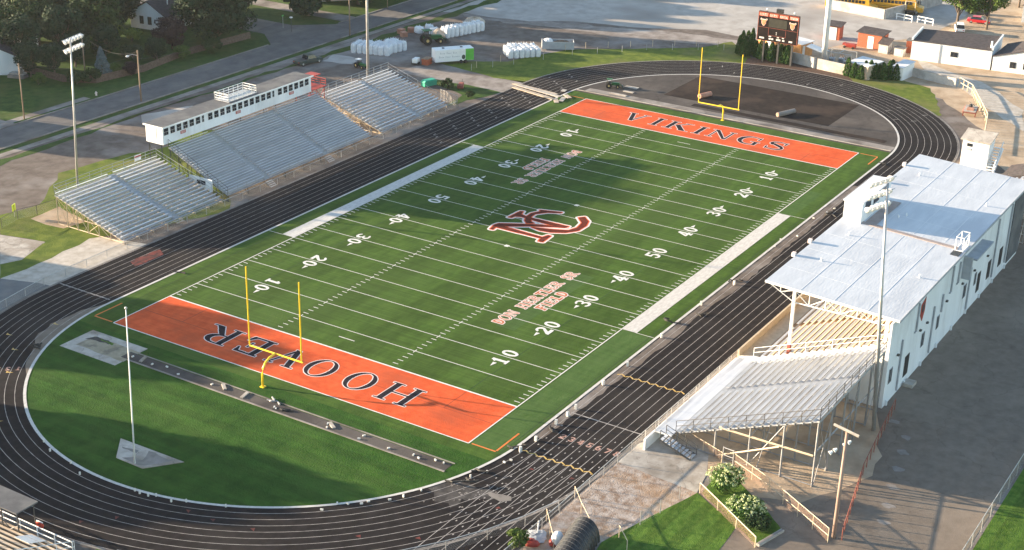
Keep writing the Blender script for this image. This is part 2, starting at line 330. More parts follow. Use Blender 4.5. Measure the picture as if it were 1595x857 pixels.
struct('ground', rect(MB(), -600, -600, 900, 800, 0), 'gravel')
struct('far_lawn', rect(MB(), -400, 90.4, 600, 500, .012), 'lawn')
patch('dirt_lot', [], .010, 'dirt', 1.2, 6, 3, pts=[(58, -25), (70, -38.5), (40, -58), (40, -120), (260, -120), (260, 3), (150, 6), (101, 10), (97, -4), (90, -20)])
patch('gravel_lot', [], .014, 'gravel_light', 1.2, 4, 4, pts=[tuple(at(*q)[:2]) for q in ((735, 2), (690, 18), (760, 27), (850, 33), (940, 38), (1020, 45), (1100, 47), (1175, 62), (1290, 75), (1400, 62), (1460, 50))]+[(165, -10), (300, -5), (300, 75)])
patch('gravel_worn_lane', [(700, 20), (760, 32), (900, 48), (1050, 66), (1150, 72), (1160, 64), (1050, 50), (900, 38), (780, 27)], .0125, 'gravel_mid', .8, 2, 27)
patch('gravel_road', [(1428, 92), (1448, 118), (1500, 140), (1560, 185), (1595, 205), (1595, 172), (1530, 128), (1470, 108)], .018, 'gravel_pale', .4, 3, 5)
patch('bare_ground', [(0, 408), (20, 400), (70, 378), (135, 365), (260, 385), (200, 404), (60, 470), (0, 490), (0, 470)], .012, 'gravel_pale', .3, 3, 6)
patch('asphalt_apron', [(0, 434), (60, 441), (105, 452), (0, 500)], .018, 'asphalt_blue', .15, 4, 7)
patch('grass_verge', [], .018, 'lawn', .6, 3, 8, pts=[(-140, 79.4), (-40, 79.6), (150, 76.6), (150, 74.6), (75, 75.5), (45, 76.8), (5, 78.4), (-30, 77.0), (-140, 76)])
patch('grass_verge_kerbside', [], .018, 'lawn', .08, 3, 9, pts=[(-140, 81.3), (150, 79.0), (150, 82.7), (-140, 82.7)])
patch('grass_behind_bleachers', [(0, 335), (60, 320), (78, 292), (90, 270), (180, 245), (262, 228), (262, 205), (360, 200), (360, 330), (140, 372), (40, 420), (0, 434), (0, 408), (40, 395), (72, 377), (0, 366)], .016, 'grass', .35, 2, 10)
patch('dirt_pad', [(48, 341), (92, 322), (135, 345), (100, 356), (70, 350)], .020, 'dirt', .3, 2, 11)
patch('concrete_pad', [(0, 366), (70, 377), (34, 405), (0, 412)], .022, 'concrete', 0, 2, 12)
patch('grass_by_fence', [(696, 165), (720, 148), (668, 128), (690, 118), (900, 132), (800, 137), (760, 150)], .017, 'lawn', .4, 2, 13)
patch('grass_bank', [(683, 98), (700, 96), (790, 96), (880, 78), (990, 76), (1090, 74), (1140, 65), (1170, 90), (1168, 102), (1000, 105), (900, 112), (830, 140), (760, 118)], .017, 'grass', .4, 2, 14)
patch('dirt_track_path', [(610, 112), (650, 103), (690, 112), (800, 126), (880, 145), (850, 158), (740, 135)], .020, 'gravel_mid', .3, 2, 15)
patch('mulch_bed', [(1160, 100), (1164, 90), (1240, 98), (1320, 118), (1330, 128), (1250, 116)], .024, 'mulch', .25, 2, 16)
patch('grass_corner', [(1318, 122), (1330, 116), (1400, 124), (1450, 138), (1468, 180), (1440, 186), (1400, 172), (1350, 142)], .020, 'grass', .3, 2, 17)
patch('mud_edge', [], .013, 'gravel', .5, 3, 18, pts=[(60, 45), (75, 40), (90, 30), (98, 12), (99, -6), (92, -26), (78, -37.5), (60, -42), (58, -38), (78, -30), (92, -6), (90, 14), (78, 32)])
# right side: yard pavement, concourse, lawn
struct('yard_pavement', rect(MB(), -140, -71.4, 42, -50, .014), 'asphalt')
struct('yard_lawn', rect(MB(), -200, -200, 120, -71.8, .020), 'lawn2')
patch('stand_soil', [], .020, 'dirt', .5, 2, 19, pts=[(-47, -46.5), (-40, -38), (28, -38), (28, -55.5), (-23, -55.5), (-30, -58), (-38, -60), (-46.5, -56.0), (-48.5, -51)])
patch('concourse', [(987, 694), (1068, 668), (1105, 700), (1100, 740), (1086, 768), (962, 720)], .026, 'concrete', .05, 3, 20)
patch('rubble_lot', [(962, 720), (1086, 768), (937, 845), (900, 870), (800, 900), (820, 840), (852, 802), (900, 765)], .020, 'rubble', .15, 2, 21)
patch('small_lawn', [(1086, 768), (1148, 819), (1120, 857), (1090, 900), (900, 900), (937, 845)], .028, 'lawn2', .06, 2, 22)
patch('bank_grass', [(150, 842), (230, 848), (400, 870), (600, 880), (600, 900), (150, 900)], .016, 'lawn2', .2, 2, 23)
patch('light_gravel_patches', [(220, 180), (300, 165), (330, 172), (300, 186), (222, 192)], .020, 'gravel_light', .5, 1.5, 24)
patch('light_gravel_patch_b', [(520, 85), (560, 92), (548, 100), (500, 96)], .019, 'gravel_light', .5, 1.5, 25)
# roads and pavements
struct('road', rect(MB(), -300, 82.9, 600, 90.3, .024), 'road')
struct('side_street', rect(MB(), 55.5, 90.3, 64, 400, .0235), 'road')
patch('street_corner', [], .0238, 'road', 0, 2, 26, pts=[(50, 90.25), (55.4, 96.5), (64.2, 96.5), (70, 90.25)])
struct('kerb', MB().b2((-300, 82.55, 0), (600, 82.85, .14)).b2((-300, 90.35, 0), (49.5, 90.6, .14)).b2((71, 90.35, 0), (600, 90.6, .14)), 'concrete_dark')
struct('pavement', rect(rect(MB(), -300, 79.75, 600, 81.15, .030), -300, 91.4, 5.5, 93.0, .030), 'concrete_dark')
struct('driveway', rect(rect(MB(), 72.5, 90.7, 77, 140, .018), -15, 90.7, -11, 120, .017), 'concrete_dark')

# ------------------------------------------------------------------ track
struct('track', ring(MB(), 28.9, 38.0, .040, n=64), 'rubber')
struct('track_straight', rect(MB(), -110, -38.2, XL+6, -29.2, .034), 'rubber')
mb = MB()
for i in range(9): r = 29.75+i*1.02; ring(mb, r-.03, r+.03, .048, n=64)
struct('lane_lines', mb, 'lane')
mb = MB()
for i in range(1, 9): y = -(29.75+i*1.02); rect(mb, -110, y-.035, XL, y+.035, .0485)
struct('lane_lines_straight', mb, 'lane')
struct('track_kerb', ring(MB(), 28.60, 28.92, .075, n=64), 'sidepaint')
struct('track_edge', ring(MB(), 38.0, 38.25, .05, n=64), 'concrete_dark')
mb = MB(); mk = MB(); rd = MB(); num = MB(); dots = MB()
rnd = random.Random(5)
for x in (-53.3, -33.4):                       # yellow exchange arcs across the near straight
    for i in range(8):
        y = -(29.4+i*1.02)
        mk.poly([(x, y, .052), (x+.35, y-.45, .052), (x, y-.95, .052), (x+.22, y-.95, .052), (x+.52, y-.45, .052), (x+.22, y, .052)])
rect(mb, -43.65, -37.8, -43.5, -29.6, .052)    # finish line
rect(mb, -50.6, 29.4, -50.45, 37.8, .052)
for k in range(8):
    for j in range(15):
        x = -46.5-j*1.55-(k % 3)*.5; y = -(30.22+k*1.02)
        rect(dots, x-.11, y-.06, x+.11, y+.06, .052)
for j in range(9):
    x = 20+j*5.3
    for k in (1, 3, 4, 6): rect(dots, x+k*.9-.3, 30+k*1.02, x+k*.9+.3, 30.1+k*1.02+.08, .052)
for r_, a in [(30.3, 200), (31.3, 205), (32.4, 212), (33.4, 190), (35.4, 186), (36.4, 236), (34.5, 228), (35.5, 250), (36.5, 264), (37.0, 214), (32.5, 262)]:
    a = R(a); c, s_ = math.cos(a), math.sin(a); x, y = XL+r_*c, r_*s_
    rd.poly([(x-.25*c-.07*s_, y-.25*s_+.07*c, .052), (x+.25*c, y+.25*s_, .052), (x-.2*c+.4*s_, y-.2*s_-.4*c, .052)])
for r_, a in [(30.8, 128), (31.8, 118), (33, 134), (34, 112), (36, 124), (30.4, 105), (31.6, 148), (34.9, 141)]:
    a = R(a); c, s_ = math.cos(a), math.sin(a); x, y = XL+r_*c, r_*s_
    mk.poly([(x-.4*c, y-.4*s_, .052), (x+.4*c, y+.4*s_, .052), (x+.4*c+.5*s_, y+.4*s_-.5*c, .052), (x+.2*c+.25*s_, y+.2*s_-.25*c, .052)])
for r_, a in [(31, 20), (33, 28), (30.6, -6), (35, 24), (34.5, -14), (36.6, 10), (32, -22), (31, -30), (33.5, -27), (35.2, -21), (36.5, -33), (31.2, -41), (34.0, -39), (36.2, -47), (33, -52), (30.4, -50)]:
    a = R(a); c, s_ = math.cos(a), math.sin(a); x, y = XR+r_*c, r_*s_
    dots.poly([(x-.5*c, y-.5*s_, .052), (x+.5*c, y+.5*s_, .052), (x+.5*c+.12*s_, y+.5*s_-.12*c, .052), (x-.5*c+.12*s_, y-.5*s_-.12*c, .052)])
struct('track_lines', mb, 'lane'); struct('exchange_marks', mk, 'yellow_mark'); struct('hurdle_marks', dots, 'lane'); struct('red_track_marks', rd, 'red_mark')
patch('red_paint_smudge', [(203, 408), (225, 398), (250, 389), (254, 397), (235, 406), (210, 416)], .0515, 'red_mark', .25, 1, 31)
patch('sand_spill', [(762, 766), (775, 770), (797, 774), (796, 781), (782, 783), (768, 777)], .0520, 'concrete_dark', .25, .5, 32)
patch('dusty_track_patch', [(668, 762), (700, 750), (735, 756), (770, 768), (760, 780), (720, 776), (700, 790), (676, 780)], .0450, 'rubber_dust', .6, .8, 35)
rs = random.Random(4)
m_ = MB()
for k in range(60):
    v = at(rs.gauss(740, 32), rs.gauss(768, 9)); q = rs.uniform(.03, .14); m_.poly([(v.x-q, v.y-q*.6, .053), (v.x+q*.7, v.y-q, .053), (v.x+q, v.y+q*.5, .053), (v.x-q*.4, v.y+q, .053)])
tag(struct('sand_specks', m_, 'concrete_dark'), kind='stuff')
patch('track_dust', [(60, 520), (90, 500), (110, 492), (150, 478), (165, 474), (150, 490), (105, 512), (75, 545), (45, 600), (40, 570)], .0452, 'asphalt', .4, 1.2, 33)
patch('inner_edge_dirt', [], .0448, 'gravel', .18, 1.2, 34, pts=[(-50, -28.95), (40, -28.95), (40, -30.1), (10, -30.4), (-6, -30.6), (-14, -30.0), (-20, -30.5), (-50, -29.9)])

# ------------------------------------------------------------------ turf
P = stad(28.62); P2 = [p for p in P if p[0] <= 58.6]; 
xc = 58.6; ye = math.sqrt(28.62**2-(xc-XR)**2)
struct('artificial_turf', MB().poly([(-56.8, -28.03), (-56.8, 28.03)]+[], .05) if False else MB().poly([(p[0], p[1]) for p in P if -56.9 <= p[0] <= 58.6], .050), 'turf')
struct('grass_infield', MB().poly([(p[0], p[1]) for p in P if p[0] <= -56.0], .0455), 'infill')
struct('end_pad', MB().poly([(p[0], p[1]) for p in P if p[0] >= 57.6], .0455), 'pave_dark')
struct('end_walk', rect(MB(), 58.7, -28.2, 60.9, 27.0, .049), 'concrete_dark')
struct('end_walk_kerb', MB().b2((58.55, -28.2, .04), (58.75, 28.3, .11)), 'concrete')
struct('fresh_mat', rect(MB(), 65.0, -15.4, 79.6, 14.7, .052), 'rubber_dark')
struct('jump_mat', rect(MB(), 61.9, -26.0, 63.4, 8.0, .052), 'rubber_dark')
# lighter turf bands in the margins
mb = MB(); rect(mb, -54.9, -28.4, -23.0, -24.6, .054); struct('turf_margin', mb, 'turf_light')
mb = MB(); rect(mb, 23.1, -26.6, 34.0, -24.6, .054); rect(mb, -30.4, -14.4, -11.6, -11.9, .0535); struct('turf_patches', mb, 'turf_light')

# field markings
A, G, W, YD = 54.864, 45.72, 24.384, .9144
z1, z2, z3, z4 = .058, .063, .068, .073
mb = MB(); rect(mb, -A, -W, -G, W, z1); rect(mb, G, -W, A, W, z1); struct('end_zone', mb, 'orange')
mb = MB(); lw = .10
def seg_h(x, y0, y1, w=lw, z=z2): rect(mb, x-w/2, y0, x+w/2, y1, z)
for i in range(-9, 10):
    x = i*5*YD; seg_h(x, -W, W, .10)
for sx in (-1, 1):
    seg_h(sx*G, -W-.0, W, .22); seg_h(sx*A, -W, W, .14)
    seg_h(sx*(G-3*YD), -1.1, 1.1, .13)
for sy in (-1, 1):
    for a, b in ((-A, -22.86), (22.86, A)):
        rect(mb, a, sy*W-.07, b, sy*W+.07, z2+.001)
    for i in range(-49, 50):
        if i % 5 == 0: 
            rect(mb, i*YD-.38, sy*8.13-.055, i*YD+.38, sy*8.13+.055, z2+.001); continue
        x = i*YD; rect(mb, x-.055, sy*8.13-.36, x+.055, sy*8.13+.36, z2)
        rect(mb, x-.055, min(sy*(W-.25), sy*(W-.95)), x+.055, max(sy*(W-.25), sy*(W-.95)), z2)
    seg_h(-22.86, min(sy*26.2, sy*28.5), max(sy*26.2, sy*28.5), .09); seg_h(22.86, min(sy*26.2, sy*28.5), max(sy*26.2, sy*28.5), .09)
for x, y in ((-10*YD, 0), (10*YD, 0)): rect(mb, x-.3, y-.3, x+.3, y+.3, z2+.001)
struct('field_lines', mb, 'paint')
mb = MB()
for sy in (-1, 1): rect(mb, -22.86, min(sy*24.3, sy*26.3), 22.86, max(sy*24.3, sy*26.3), z2+.002)
struct('sideline_border', mb, 'sidepaint')
mb = MB()
for sx in (-1, 1): rect(mb, sx*45.6 if sx < 0 else -45.6, 0, 0, 0, z2) if False else None
for sy in (-1, 1):
    rect(mb, -45.6, sy*18.2-.04, 45.6, sy*18.2+.04, .0565)
rect(mb, -56, -28.1, 50, -28.02, .0570); rect(mb, -56, 26.9, 58, 26.97, .0570)
struct('turf_seams', mb, 'seam')
mb = MB()
for sx in (-1, 1):
    for sy in (-1, 1):
        rect(mb, min(sx*45.9, sx*50.2), sy*18.2-.045, max(sx*45.9, sx*50.2), sy*18.2+.045, z1+.003)
        rect(mb, sx*50.2-.05, min(sy*18.2, sy*24.2), sx*50.2+.05, max(sy*18.2, sy*24.2), z1+.003)
    rect(mb, sx*50.2-.04, -15 if sx > 0 else -18.2, sx*50.2+.04, 18.2 if sx < 0 else 18.2, z1+.0025)
struct('end_zone_seams', mb, 'seam_o')
mb = MB()
for sx in (-1, 1):
    for sy in (-1, 1):
        rect(mb, sx*54.75-.1, min(sy*24.7, sy*27.5), sx*54.75+.1, max(sy*24.7, sy*27.5), z2)
        rect(mb, min(sx*50.4, sx*54.6), sy*27.5-.1, max(sx*50.4, sx*54.6), sy*27.5+.1, z2)
struct('coaching_box_lines', mb, 'orange_line')

# ---- lettering: each letter drawn as strokes on a fine grid, then merged to rectangles
def inpoly(X, Y, poly):
    ins = np.zeros(X.shape, bool); n = len(poly)
    for i in range(n):
        x0, y0 = poly[i]; x1, y1 = poly[(i+1) % n]
        if y0 == y1: continue
        c = ((y0 > Y) != (y1 > Y)) & (X < (x1-x0)*(Y-y0)/(y1-y0)+x0); ins ^= c
    return ins
def bar_(x0, y0, x1, y1, w):
    d = math.hypot(x1-x0, y1-y0); nx, ny = -(y1-y0)/d*w/2, (x1-x0)/d*w/2
    return [(x0+nx, y0+ny), (x1+nx, y1+ny), (x1-nx, y1-ny), (x0-nx, y0-ny)]
def sl(x0, x1, w):                             # diagonal thick stroke between baseline x0 and top x1, flat ends
    return [(x0-w/2, 0), (x0+w/2, 0), (x1+w/2, 1), (x1-w/2, 1)]
def el(cx, cy, rx, ry, a0=0, a1=360, n=40): return [(cx+rx*math.cos(R(a0+(a1-a0)*i/n)), cy+ry*math.sin(R(a0+(a1-a0)*i/n))) for i in range(n+1)]
S_ = .05
def serif(x, y, w=.36): return [(x-w/2, y-(S_ if y > .5 else 0)), (x+w/2, y-(S_ if y > .5 else 0)), (x+w/2, y+(0 if y > .5 else S_)), (x-w/2, y+(0 if y > .5 else S_))]
def arc(cx, cy, rx, ry, a0, a1, t0, t1, n=40): # crescent stroke, thickness t0 at the ends, t1 in the middle
    o, i_ = [], []
    for k in range(n+1):
        a = R(a0+(a1-a0)*k/n); t = t0+(t1-t0)*math.sin(math.pi*k/n)
        o.append((cx+rx*math.cos(a), cy+ry*math.sin(a))); i_.append((cx+(rx-t)*math.cos(a), cy+(ry-t*.75)*math.sin(a)))
    return o+i_[::-1]
GL = {  # glyph: width, add polygons, subtract polygons
 'H': (1.04, [bar_(.2, 0, .2, 1, .17), bar_(.84, 0, .84, 1, .17), bar_(.2, .5, .84, .5, .07), serif(.2, 0), serif(.2, 1), serif(.84, 0), serif(.84, 1)], []),
 'O': (.98, [el(.49, .5, .49, .52)], [el(.49, .5, .31, .47)]),
 'V': (1.0, [sl(.52, .19, .17), [(.46, 0), (.55, 0), (.86, 1), (.79, 1)], serif(.2, 1), serif(.83, 1, .28)], []),
 'E': (.86, [bar_(.2, 0, .2, 1, .17), [(.03, .93), (.03, 1), (.78, 1), (.80, .72), (.75, .72), (.66, .92)], [(.03, .07), (.66, .08), (.79, .30), (.84, .30), (.80, 0), (.03, 0)], bar_(.2, .51, .58, .51, .07), bar_(.58, .36, .58, .66, .05)], []),
 'R': (1.04, [bar_(.2, 0, .2, 1, .17), serif(.2, 0), [(.03, .95), (.03, 1), (.3, 1), (.3, .95)], el(.44, .73, .33, .27, -90, 90)+[(.28, 1), (.28, .46)], [(.38, .47), (.56, .47), (.97, 0), (.72, 0)], [(.72, 0), (1.04, 0), (1.04, .05), (.8, .05)]], [el(.40, .73, .19, .21, -90, 90)+[(.285, .94), (.285, .52)]]),
 'I': (.40, [bar_(.2, 0, .2, 1, .17), serif(.2, 0), serif(.2, 1)], []),
 'K': (1.02, [bar_(.2, 0, .2, 1, .17), serif(.2, 0), serif(.2, 1), [(.28, .42), (.28, .5), (.72, .97), (.80, .97)], serif(.78, 1, .3), [(.36, .53), (.50, .66), (.97, 0), (.72, 0)], [(.66, 0), (1.04, 0), (1.04, .05), (.66, .05)]], []),
 'N': (1.02, [bar_(.17, 0, .17, 1, .07), bar_(.86, 0, .86, 1, .07), [(.08, 1), (.26, 1), (.90, 0), (.76, 0)], serif(.17, 0, .28), serif(.86, 1, .28), [(0, .95), (0, 1), (.2, 1), (.2, .95)]], []),
 'G': (1.0, [arc(.52, .5, .50, .52, 42, 322, .05, .19), bar_(.84, .02, .84, .42, .16), [(.62, .38), (1.0, .38), (1.0, .44), (.62, .44)], [(.80, .66), (.88, .66), (.90, 1), (.84, 1)]], []),
 'S': (.76, [arc(.38, .755, .33, .265, 25, 235, .05, .13), arc(.38, .255, .35, .275, -155, 62, .05, .14), [(.08, .78), (.16, .62), (.68, .26), (.64, .50), (.26, .74)], [(.60, .70), (.67, .70), (.69, 1), (.63, 1)], [(.05, .30), (.10, .30), (.14, 0), (.07, 0)]], []),
 'D': (.80, [bar_(.16, 0, .16, 1, .22), el(.30, .5, .48, .5, -90, 90)+[(.1, 1), (.1, 0)]], [el(.32, .5, .24, .32, -90, 90)+[(.27, .82), (.27, .18)]]),
 'T': (.80, [bar_(.4, 0, .4, 1, .22), bar_(0, .9, .8, .9, .2), bar_(.2, .06, .6, .06, .12)], []),
 'L': (.72, [bar_(.18, 0, .18, 1, .22), bar_(0, .1, .72, .1, .2), bar_(0, .94, .38, .94, .12)], []),
 'F': (.72, [bar_(.18, 0, .18, 1, .22), bar_(0, .9, .72, .9, .2), bar_(.2, .5, .6, .5, .16), bar_(0, .06, .4, .06, .12)], []),
 '0': (.62, [el(.31, .5, .31, .5)], [el(.31, .5, .12, .34)]),
 '1': (.50, [bar_(.25, 0, .25, 1, .22), bar_(0, .07, .5, .07, .14), [(.25, 1), (.03, .80), (.03, .68), (.25, .80)]], []),
 '2': (.62, [arc(.31, .68, .30, .32, -25, 170, .14, .22), [(.0, 0), (.62, 0), (.62, .22), (.32, .22), (.60, .60), (.42, .62), (.0, .16)]], []),
 '3': (.62, [arc(.30, .74, .30, .26, -75, 165, .14, .20), arc(.30, .28, .32, .28, -165, 80, .15, .22), bar_(.2, .52, .4, .52, .14)], []),
 '4': (.64, [bar_(.44, 0, .44, 1, .20), bar_(0, .30, .64, .30, .16), [(.34, 1), (.50, 1), (.17, .30), (0, .30)], bar_(.26, .05, .62, .05, .1)], []),
 '5': (.62, [arc(.30, .32, .32, .32, -160, 110, .15, .22), bar_(.06, .9, .58, .9, .18), bar_(.13, .5, .13, .95, .15), bar_(.1, .55, .3, .58, .14)], []),
 '6': (.62, [el(.31, .32, .31, .32), arc(.36, .5, .36, .5, 80, 190, .12, .20)], [el(.31, .32, .12, .15)]),
 '7': (.62, [bar_(0, .9, .62, .9, .18), [(.42, .85), (.62, .85), (.34, 0), (.12, 0)]], []),
 '8': (.62, [el(.31, .74, .27, .26), el(.31, .28, .31, .28)], [el(.31, .74, .11, .12), el(.31, .28, .13, .13)]),
 'A': (.84, [[(.0, 0), (.2, 0), (.5, 1), (.34, 1)], [(.64, 0), (.84, 0), (.5, 1), (.34, 1)], bar_(.2, .32, .66, .32, .14)], []),
 'C': (.80, [arc(.42, .5, .42, .5, 45, 315, .16, .24)], []),
 'M': (.95, [bar_(.12, 0, .12, 1, .2), bar_(.83, 0, .83, 1, .2), [(.05, 1), (.25, 1), (.55, .2), (.4, .2)], [(.7, 1), (.9, 1), (.55, .2), (.4, .2)]], []),
 'U': (.80, [bar_(.14, .3, .14, 1, .2), bar_(.66, .3, .66, 1, .2), arc(.40, .36, .36, .36, 180, 360, .2, .2)], []),
}
def glyph_mask(ch, h, cell, pad, wsc=1.0):
    w, add, sub = GL[ch]; nx, ny = int((w*h*wsc+2*pad)/cell)+1, int((h+2*pad)/cell)+1
    X, Y = np.meshgrid((np.arange(nx)+.5)*cell-pad, (np.arange(ny)+.5)*cell-pad); X = X/h/wsc; Y = Y/h
    m = np.zeros(X.shape, bool)
    for p in add: m |= inpoly(X, Y, p)
    for p in sub: m &= ~inpoly(X, Y, p)
    if ch == 'R': m |= inpoly(X, Y, bar_(.2, 0, .2, 1, .17))
    return m, w*h*wsc
def dilate(m, r):
    out = m.copy(); k = int(math.ceil(r))
    for dy in range(-k, k+1):
        for dx in range(-k, k+1):
            if dx*dx+dy*dy > r*r+.5: continue
            s = np.zeros_like(m); ys, yd = (slice(max(0, -dy), m.shape[0]-max(0, dy)), slice(max(0, dy), m.shape[0]-max(0, -dy)))
            xs, xd = (slice(max(0, -dx), m.shape[1]-max(0, dx)), slice(max(0, dx), m.shape[1]-max(0, -dx)))
            s[yd, xd] = m[ys, xs]; out |= s
    return out
def runs(mb, m, cell, ox, oy, org, ex, ey, z):  # mask to rectangles; org + ex*u + ey*v
    live = {}
    def emit(a, b, r0, r1):
        c = [(ox+a*cell, oy+r0*cell), (ox+b*cell, oy+r0*cell), (ox+b*cell, oy+r1*cell), (ox+a*cell, oy+r1*cell)]
        mb.poly([(org[0]+ex[0]*u+ey[0]*v, org[1]+ex[1]*u+ey[1]*v, z) for u, v in c])
    for r_ in range(m.shape[0]+1):
        cur = set()
        if r_ < m.shape[0]:
            d = np.diff(np.concatenate([[0], m[r_].astype(int), [0]])); cur = set(zip(np.where(d == 1)[0].tolist(), np.where(d == -1)[0].tolist()))
        for k in list(live):
            if k not in cur: emit(k[0], k[1], live.pop(k), r_)
        for k in cur: live.setdefault(k, r_)
def word(fill, outl, text, org, ex, ey, h, gap, cell=.05, ol=.13, wsc=1.0, zo=z2+.002, zf=z3+.002, center=False, gaps=None):
    pad = ol+.1; tot = sum((GL[c][0]*h*wsc if c != ' ' else h*.55)+gap for c in text)-gap
    u = -tot/2 if center else 0
    for i, c in enumerate(text):
        if c == ' ': u += h*.55+gap; continue
        m, w = glyph_mask(c, h, cell, pad, wsc)
        if outl is not None: runs(outl, dilate(m, ol/cell), cell, u-pad, -pad, org, ex, ey, zo)
        if fill is not None: runs(fill, m, cell, u-pad, -pad, org, ex, ey, zf)
        u += w+(gaps[i] if gaps else gap)
f, o = MB(), MB()
def place(c, y0, y1, xb, flip):                # one end-zone letter stretched to fit its measured width
    h = 4.0; w = GL[c][0]; ws = (abs(y1-y0)-.28)/(w*h)
    if flip: word(f, o, c, (xb, y0+.14), (0, 1), (-1, 0), h, 0, wsc=ws)
    else: word(f, o, c, (xb, y0-.14), (0, -1), (1, 0), h, 0, wsc=ws)
for c, a, b in (('H', -15.0, -10.4), ('O', -9.35, -5.7), ('O', -4.1, -.35), ('V', .1, 4.5), ('E', 5.2, 9.1), ('R', 9.9, 14.8)): place(c, a, b, -48.35, True)
for c, a, b in (('V', 14.7, 10.4), ('I', 9.4, 7.5), ('K', 6.9, 2.2), ('I', 1.7, -.2), ('N', -.7, -5.1), ('G', -5.8, -9.9), ('S', -10.7, -14.2)): place(c, a, b, 48.45, False)
struct('end_zone_letters', f, 'navy'); struct('end_zone_letter_outline', o, 'pinkwhite')
# yard numbers with arrows
n_ = MB()
for i, t in enumerate(['10', '20', '30', '40', '50', '40', '30', '20', '10']):
    x = (i-4)*9.144
    for sy, ex, ey in ((1, (-1, 0), (0, -1)), (-1, (1, 0), (0, 1))):
        s = -ex[0]
        base_y = sy*18.15
        for c, off in ((t[0], -1.62), (t[1], .30)):
            m, w = glyph_mask(c, 2.0, .04, .1, 1.08 if c != '1' else .95)
            runs(n_, m, .04, off-.1, -.1, (x, base_y), ex, ey, z3)
        if t != '50':
            d = (-1 if x < 0 else 1); xa = x+d*1.85; 
            n_.poly([(xa, base_y-sy*1.45, z3), (xa, base_y-sy*.95, z3), (xa+d*1.0, base_y-sy*1.2, z3)])
struct('yard_numbers', n_, 'paint')
f, o = MB(), MB()
for s in (-1, 1):
    ex, ey = ((1, 0), (0, 1)) if s < 0 else ((-1, 0), (0, -1))
    word(f, o, 'DON HERTLER SR', (s*20.7, s*12.35), ex, ey, 1.45, .20, cell=.04, ol=.14, wsc=.88, center=True)
    word(f, o, 'FIELD', (s*20.7, s*14.45), ex, ey, 1.45, .20, cell=.04, ol=.14, wsc=1.0, center=True)
struct('field_name_letters', f, 'brownletter'); struct('field_name_outline', o, 'pinkwhite')
f = MB()
for i in range(7): word(f, None, str(i+2), (-48.9, -(31.5+i*1.02)+.35), (0, -1), (1, 0), .95, 0, cell=.04, zf=.054)
for i in range(8):
    a = R(127); r_ = 29.9+i*1.02; word(f, None, str(i+1), (XL+r_*math.cos(a), r_*math.sin(a)), (math.cos(a), math.sin(a)), (math.sin(a), -math.cos(a)), .8, 0, cell=.04, zf=.054)
struct('lane_numbers', f, 'rust_paint')

# NC emblem at midfield
zn = lambda *p: [tuple(at(750+a/8.395, 310+b/8.395)[:2]) for a, b in p]
poly_in = [  # dark fill strokes
 zn((110, 400), (165, 345), (225, 325), (640, 335), (800, 345), (1130, 375), (1090, 385), (930, 375), (640, 365), (290, 365), (190, 375), (150, 408)),
 zn((190, 350), (300, 365), (780, 500), (810, 520), (740, 515), (190, 378)),
 zn((870, 480), (910, 490), (800, 572), (740, 560), (780, 510)),
 zn((510, 165), (545, 170), (520, 205), (600, 240), (1140, 365), (1110, 382), (900, 350), (520, 240), (430, 235), (395, 252), (350, 245)),
 zn((760, 148), (860, 160), (1050, 180), (1040, 192), (860, 185), (700, 205), (650, 240), (645, 300), (690, 325), (590, 325), (565, 290), (590, 230), (660, 190), (770, 168)),
 zn((1265, 250), (1350, 240), (1400, 300), (1370, 360), (1260, 425), (1100, 450), (900, 445), (760, 420), (650, 375), (800, 390), (950, 405), (1140, 415), (1250, 380), (1310, 320)),
]
allp = [q for p in poly_in for q in p]; x0 = min(q[0] for q in allp)-1; x1 = max(q[0] for q in allp)+1; y0 = min(q[1] for q in allp)-1; y1 = max(q[1] for q in allp)+1
cell = .05; X, Y = np.meshgrid(x0+(np.arange(int((x1-x0)/cell))+.5)*cell, y0+(np.arange(int((y1-y0)/cell))+.5)*cell)
msk = np.zeros(X.shape, bool)
for p in poly_in: msk |= inpoly(X, Y, p)
for nm, rr, mt, zz in (('emblem_white', 8.5, 'pinkwhite', z3), ('emblem_orange', 3.2, 'red_or', z3+.004), ('emblem_dark', 0, 'maroon', z3+.008)):
    b_ = MB(); runs(b_, dilate(msk, rr) if rr else msk, cell, 0, 0, (x0, y0), (1, 0), (0, 1), zz); struct(nm, b_, mt)

# jump pit, runway, throwing pad
struct('jump_pit', rect(MB(), -62.45, 16.4, -57.5, 24.9, .052), 'concrete')
patch('jump_pit_sand', [], .057, 'sand', .12, 1, 41, pts=[(-61.3, 16.3), (-58.7, 16.3), (-58.5, 23.5), (-61.2, 23.6)])
patch('pit_grime', [], .062, 'grime', .18, .5, 42, pts=[(-59.2, 20.8), (-58.7, 20.6), (-58.4, 23.2), (-59.6, 23.9), (-59.3, 22.6)])
patch('pit_weeds', [], .066, 'lawn2', .15, .5, 43, pts=[(-59.1, 20.2), (-58.7, 20.3), (-58.6, 22.4), (-58.9, 22.2)])
struct('jump_runway', rect(MB(), -60.6, -25.4, -59.1, 17.4, .060), 'pave_dark')
struct('runway_edge', MB().b2((-60.8, -25.5, .03), (-60.6, 16.3, .10)).b2((-59.0, -25.5, .03), (-58.85, 16.3, .09)), 'concrete_dark')
struct('throwing_pad', MB().prism([tuple(at(*q)[:2]) for q in ((181, 714), (188, 684), (287, 721), (222, 731))], .03, .10, 2), 'concrete')
patch('throwing_pad_wash', [(232, 704), (270, 719), (245, 724), (224, 727), (205, 722), (190, 714), (208, 714), (222, 718)], .106, 'concrete_dark', .16, .6, 44)
patch('throwing_pad_stain', [(190, 697), (204, 700), (216, 703), (213, 707), (200, 702), (191, 700)], .107, 'asphalt_blue', .1, .5, 45)
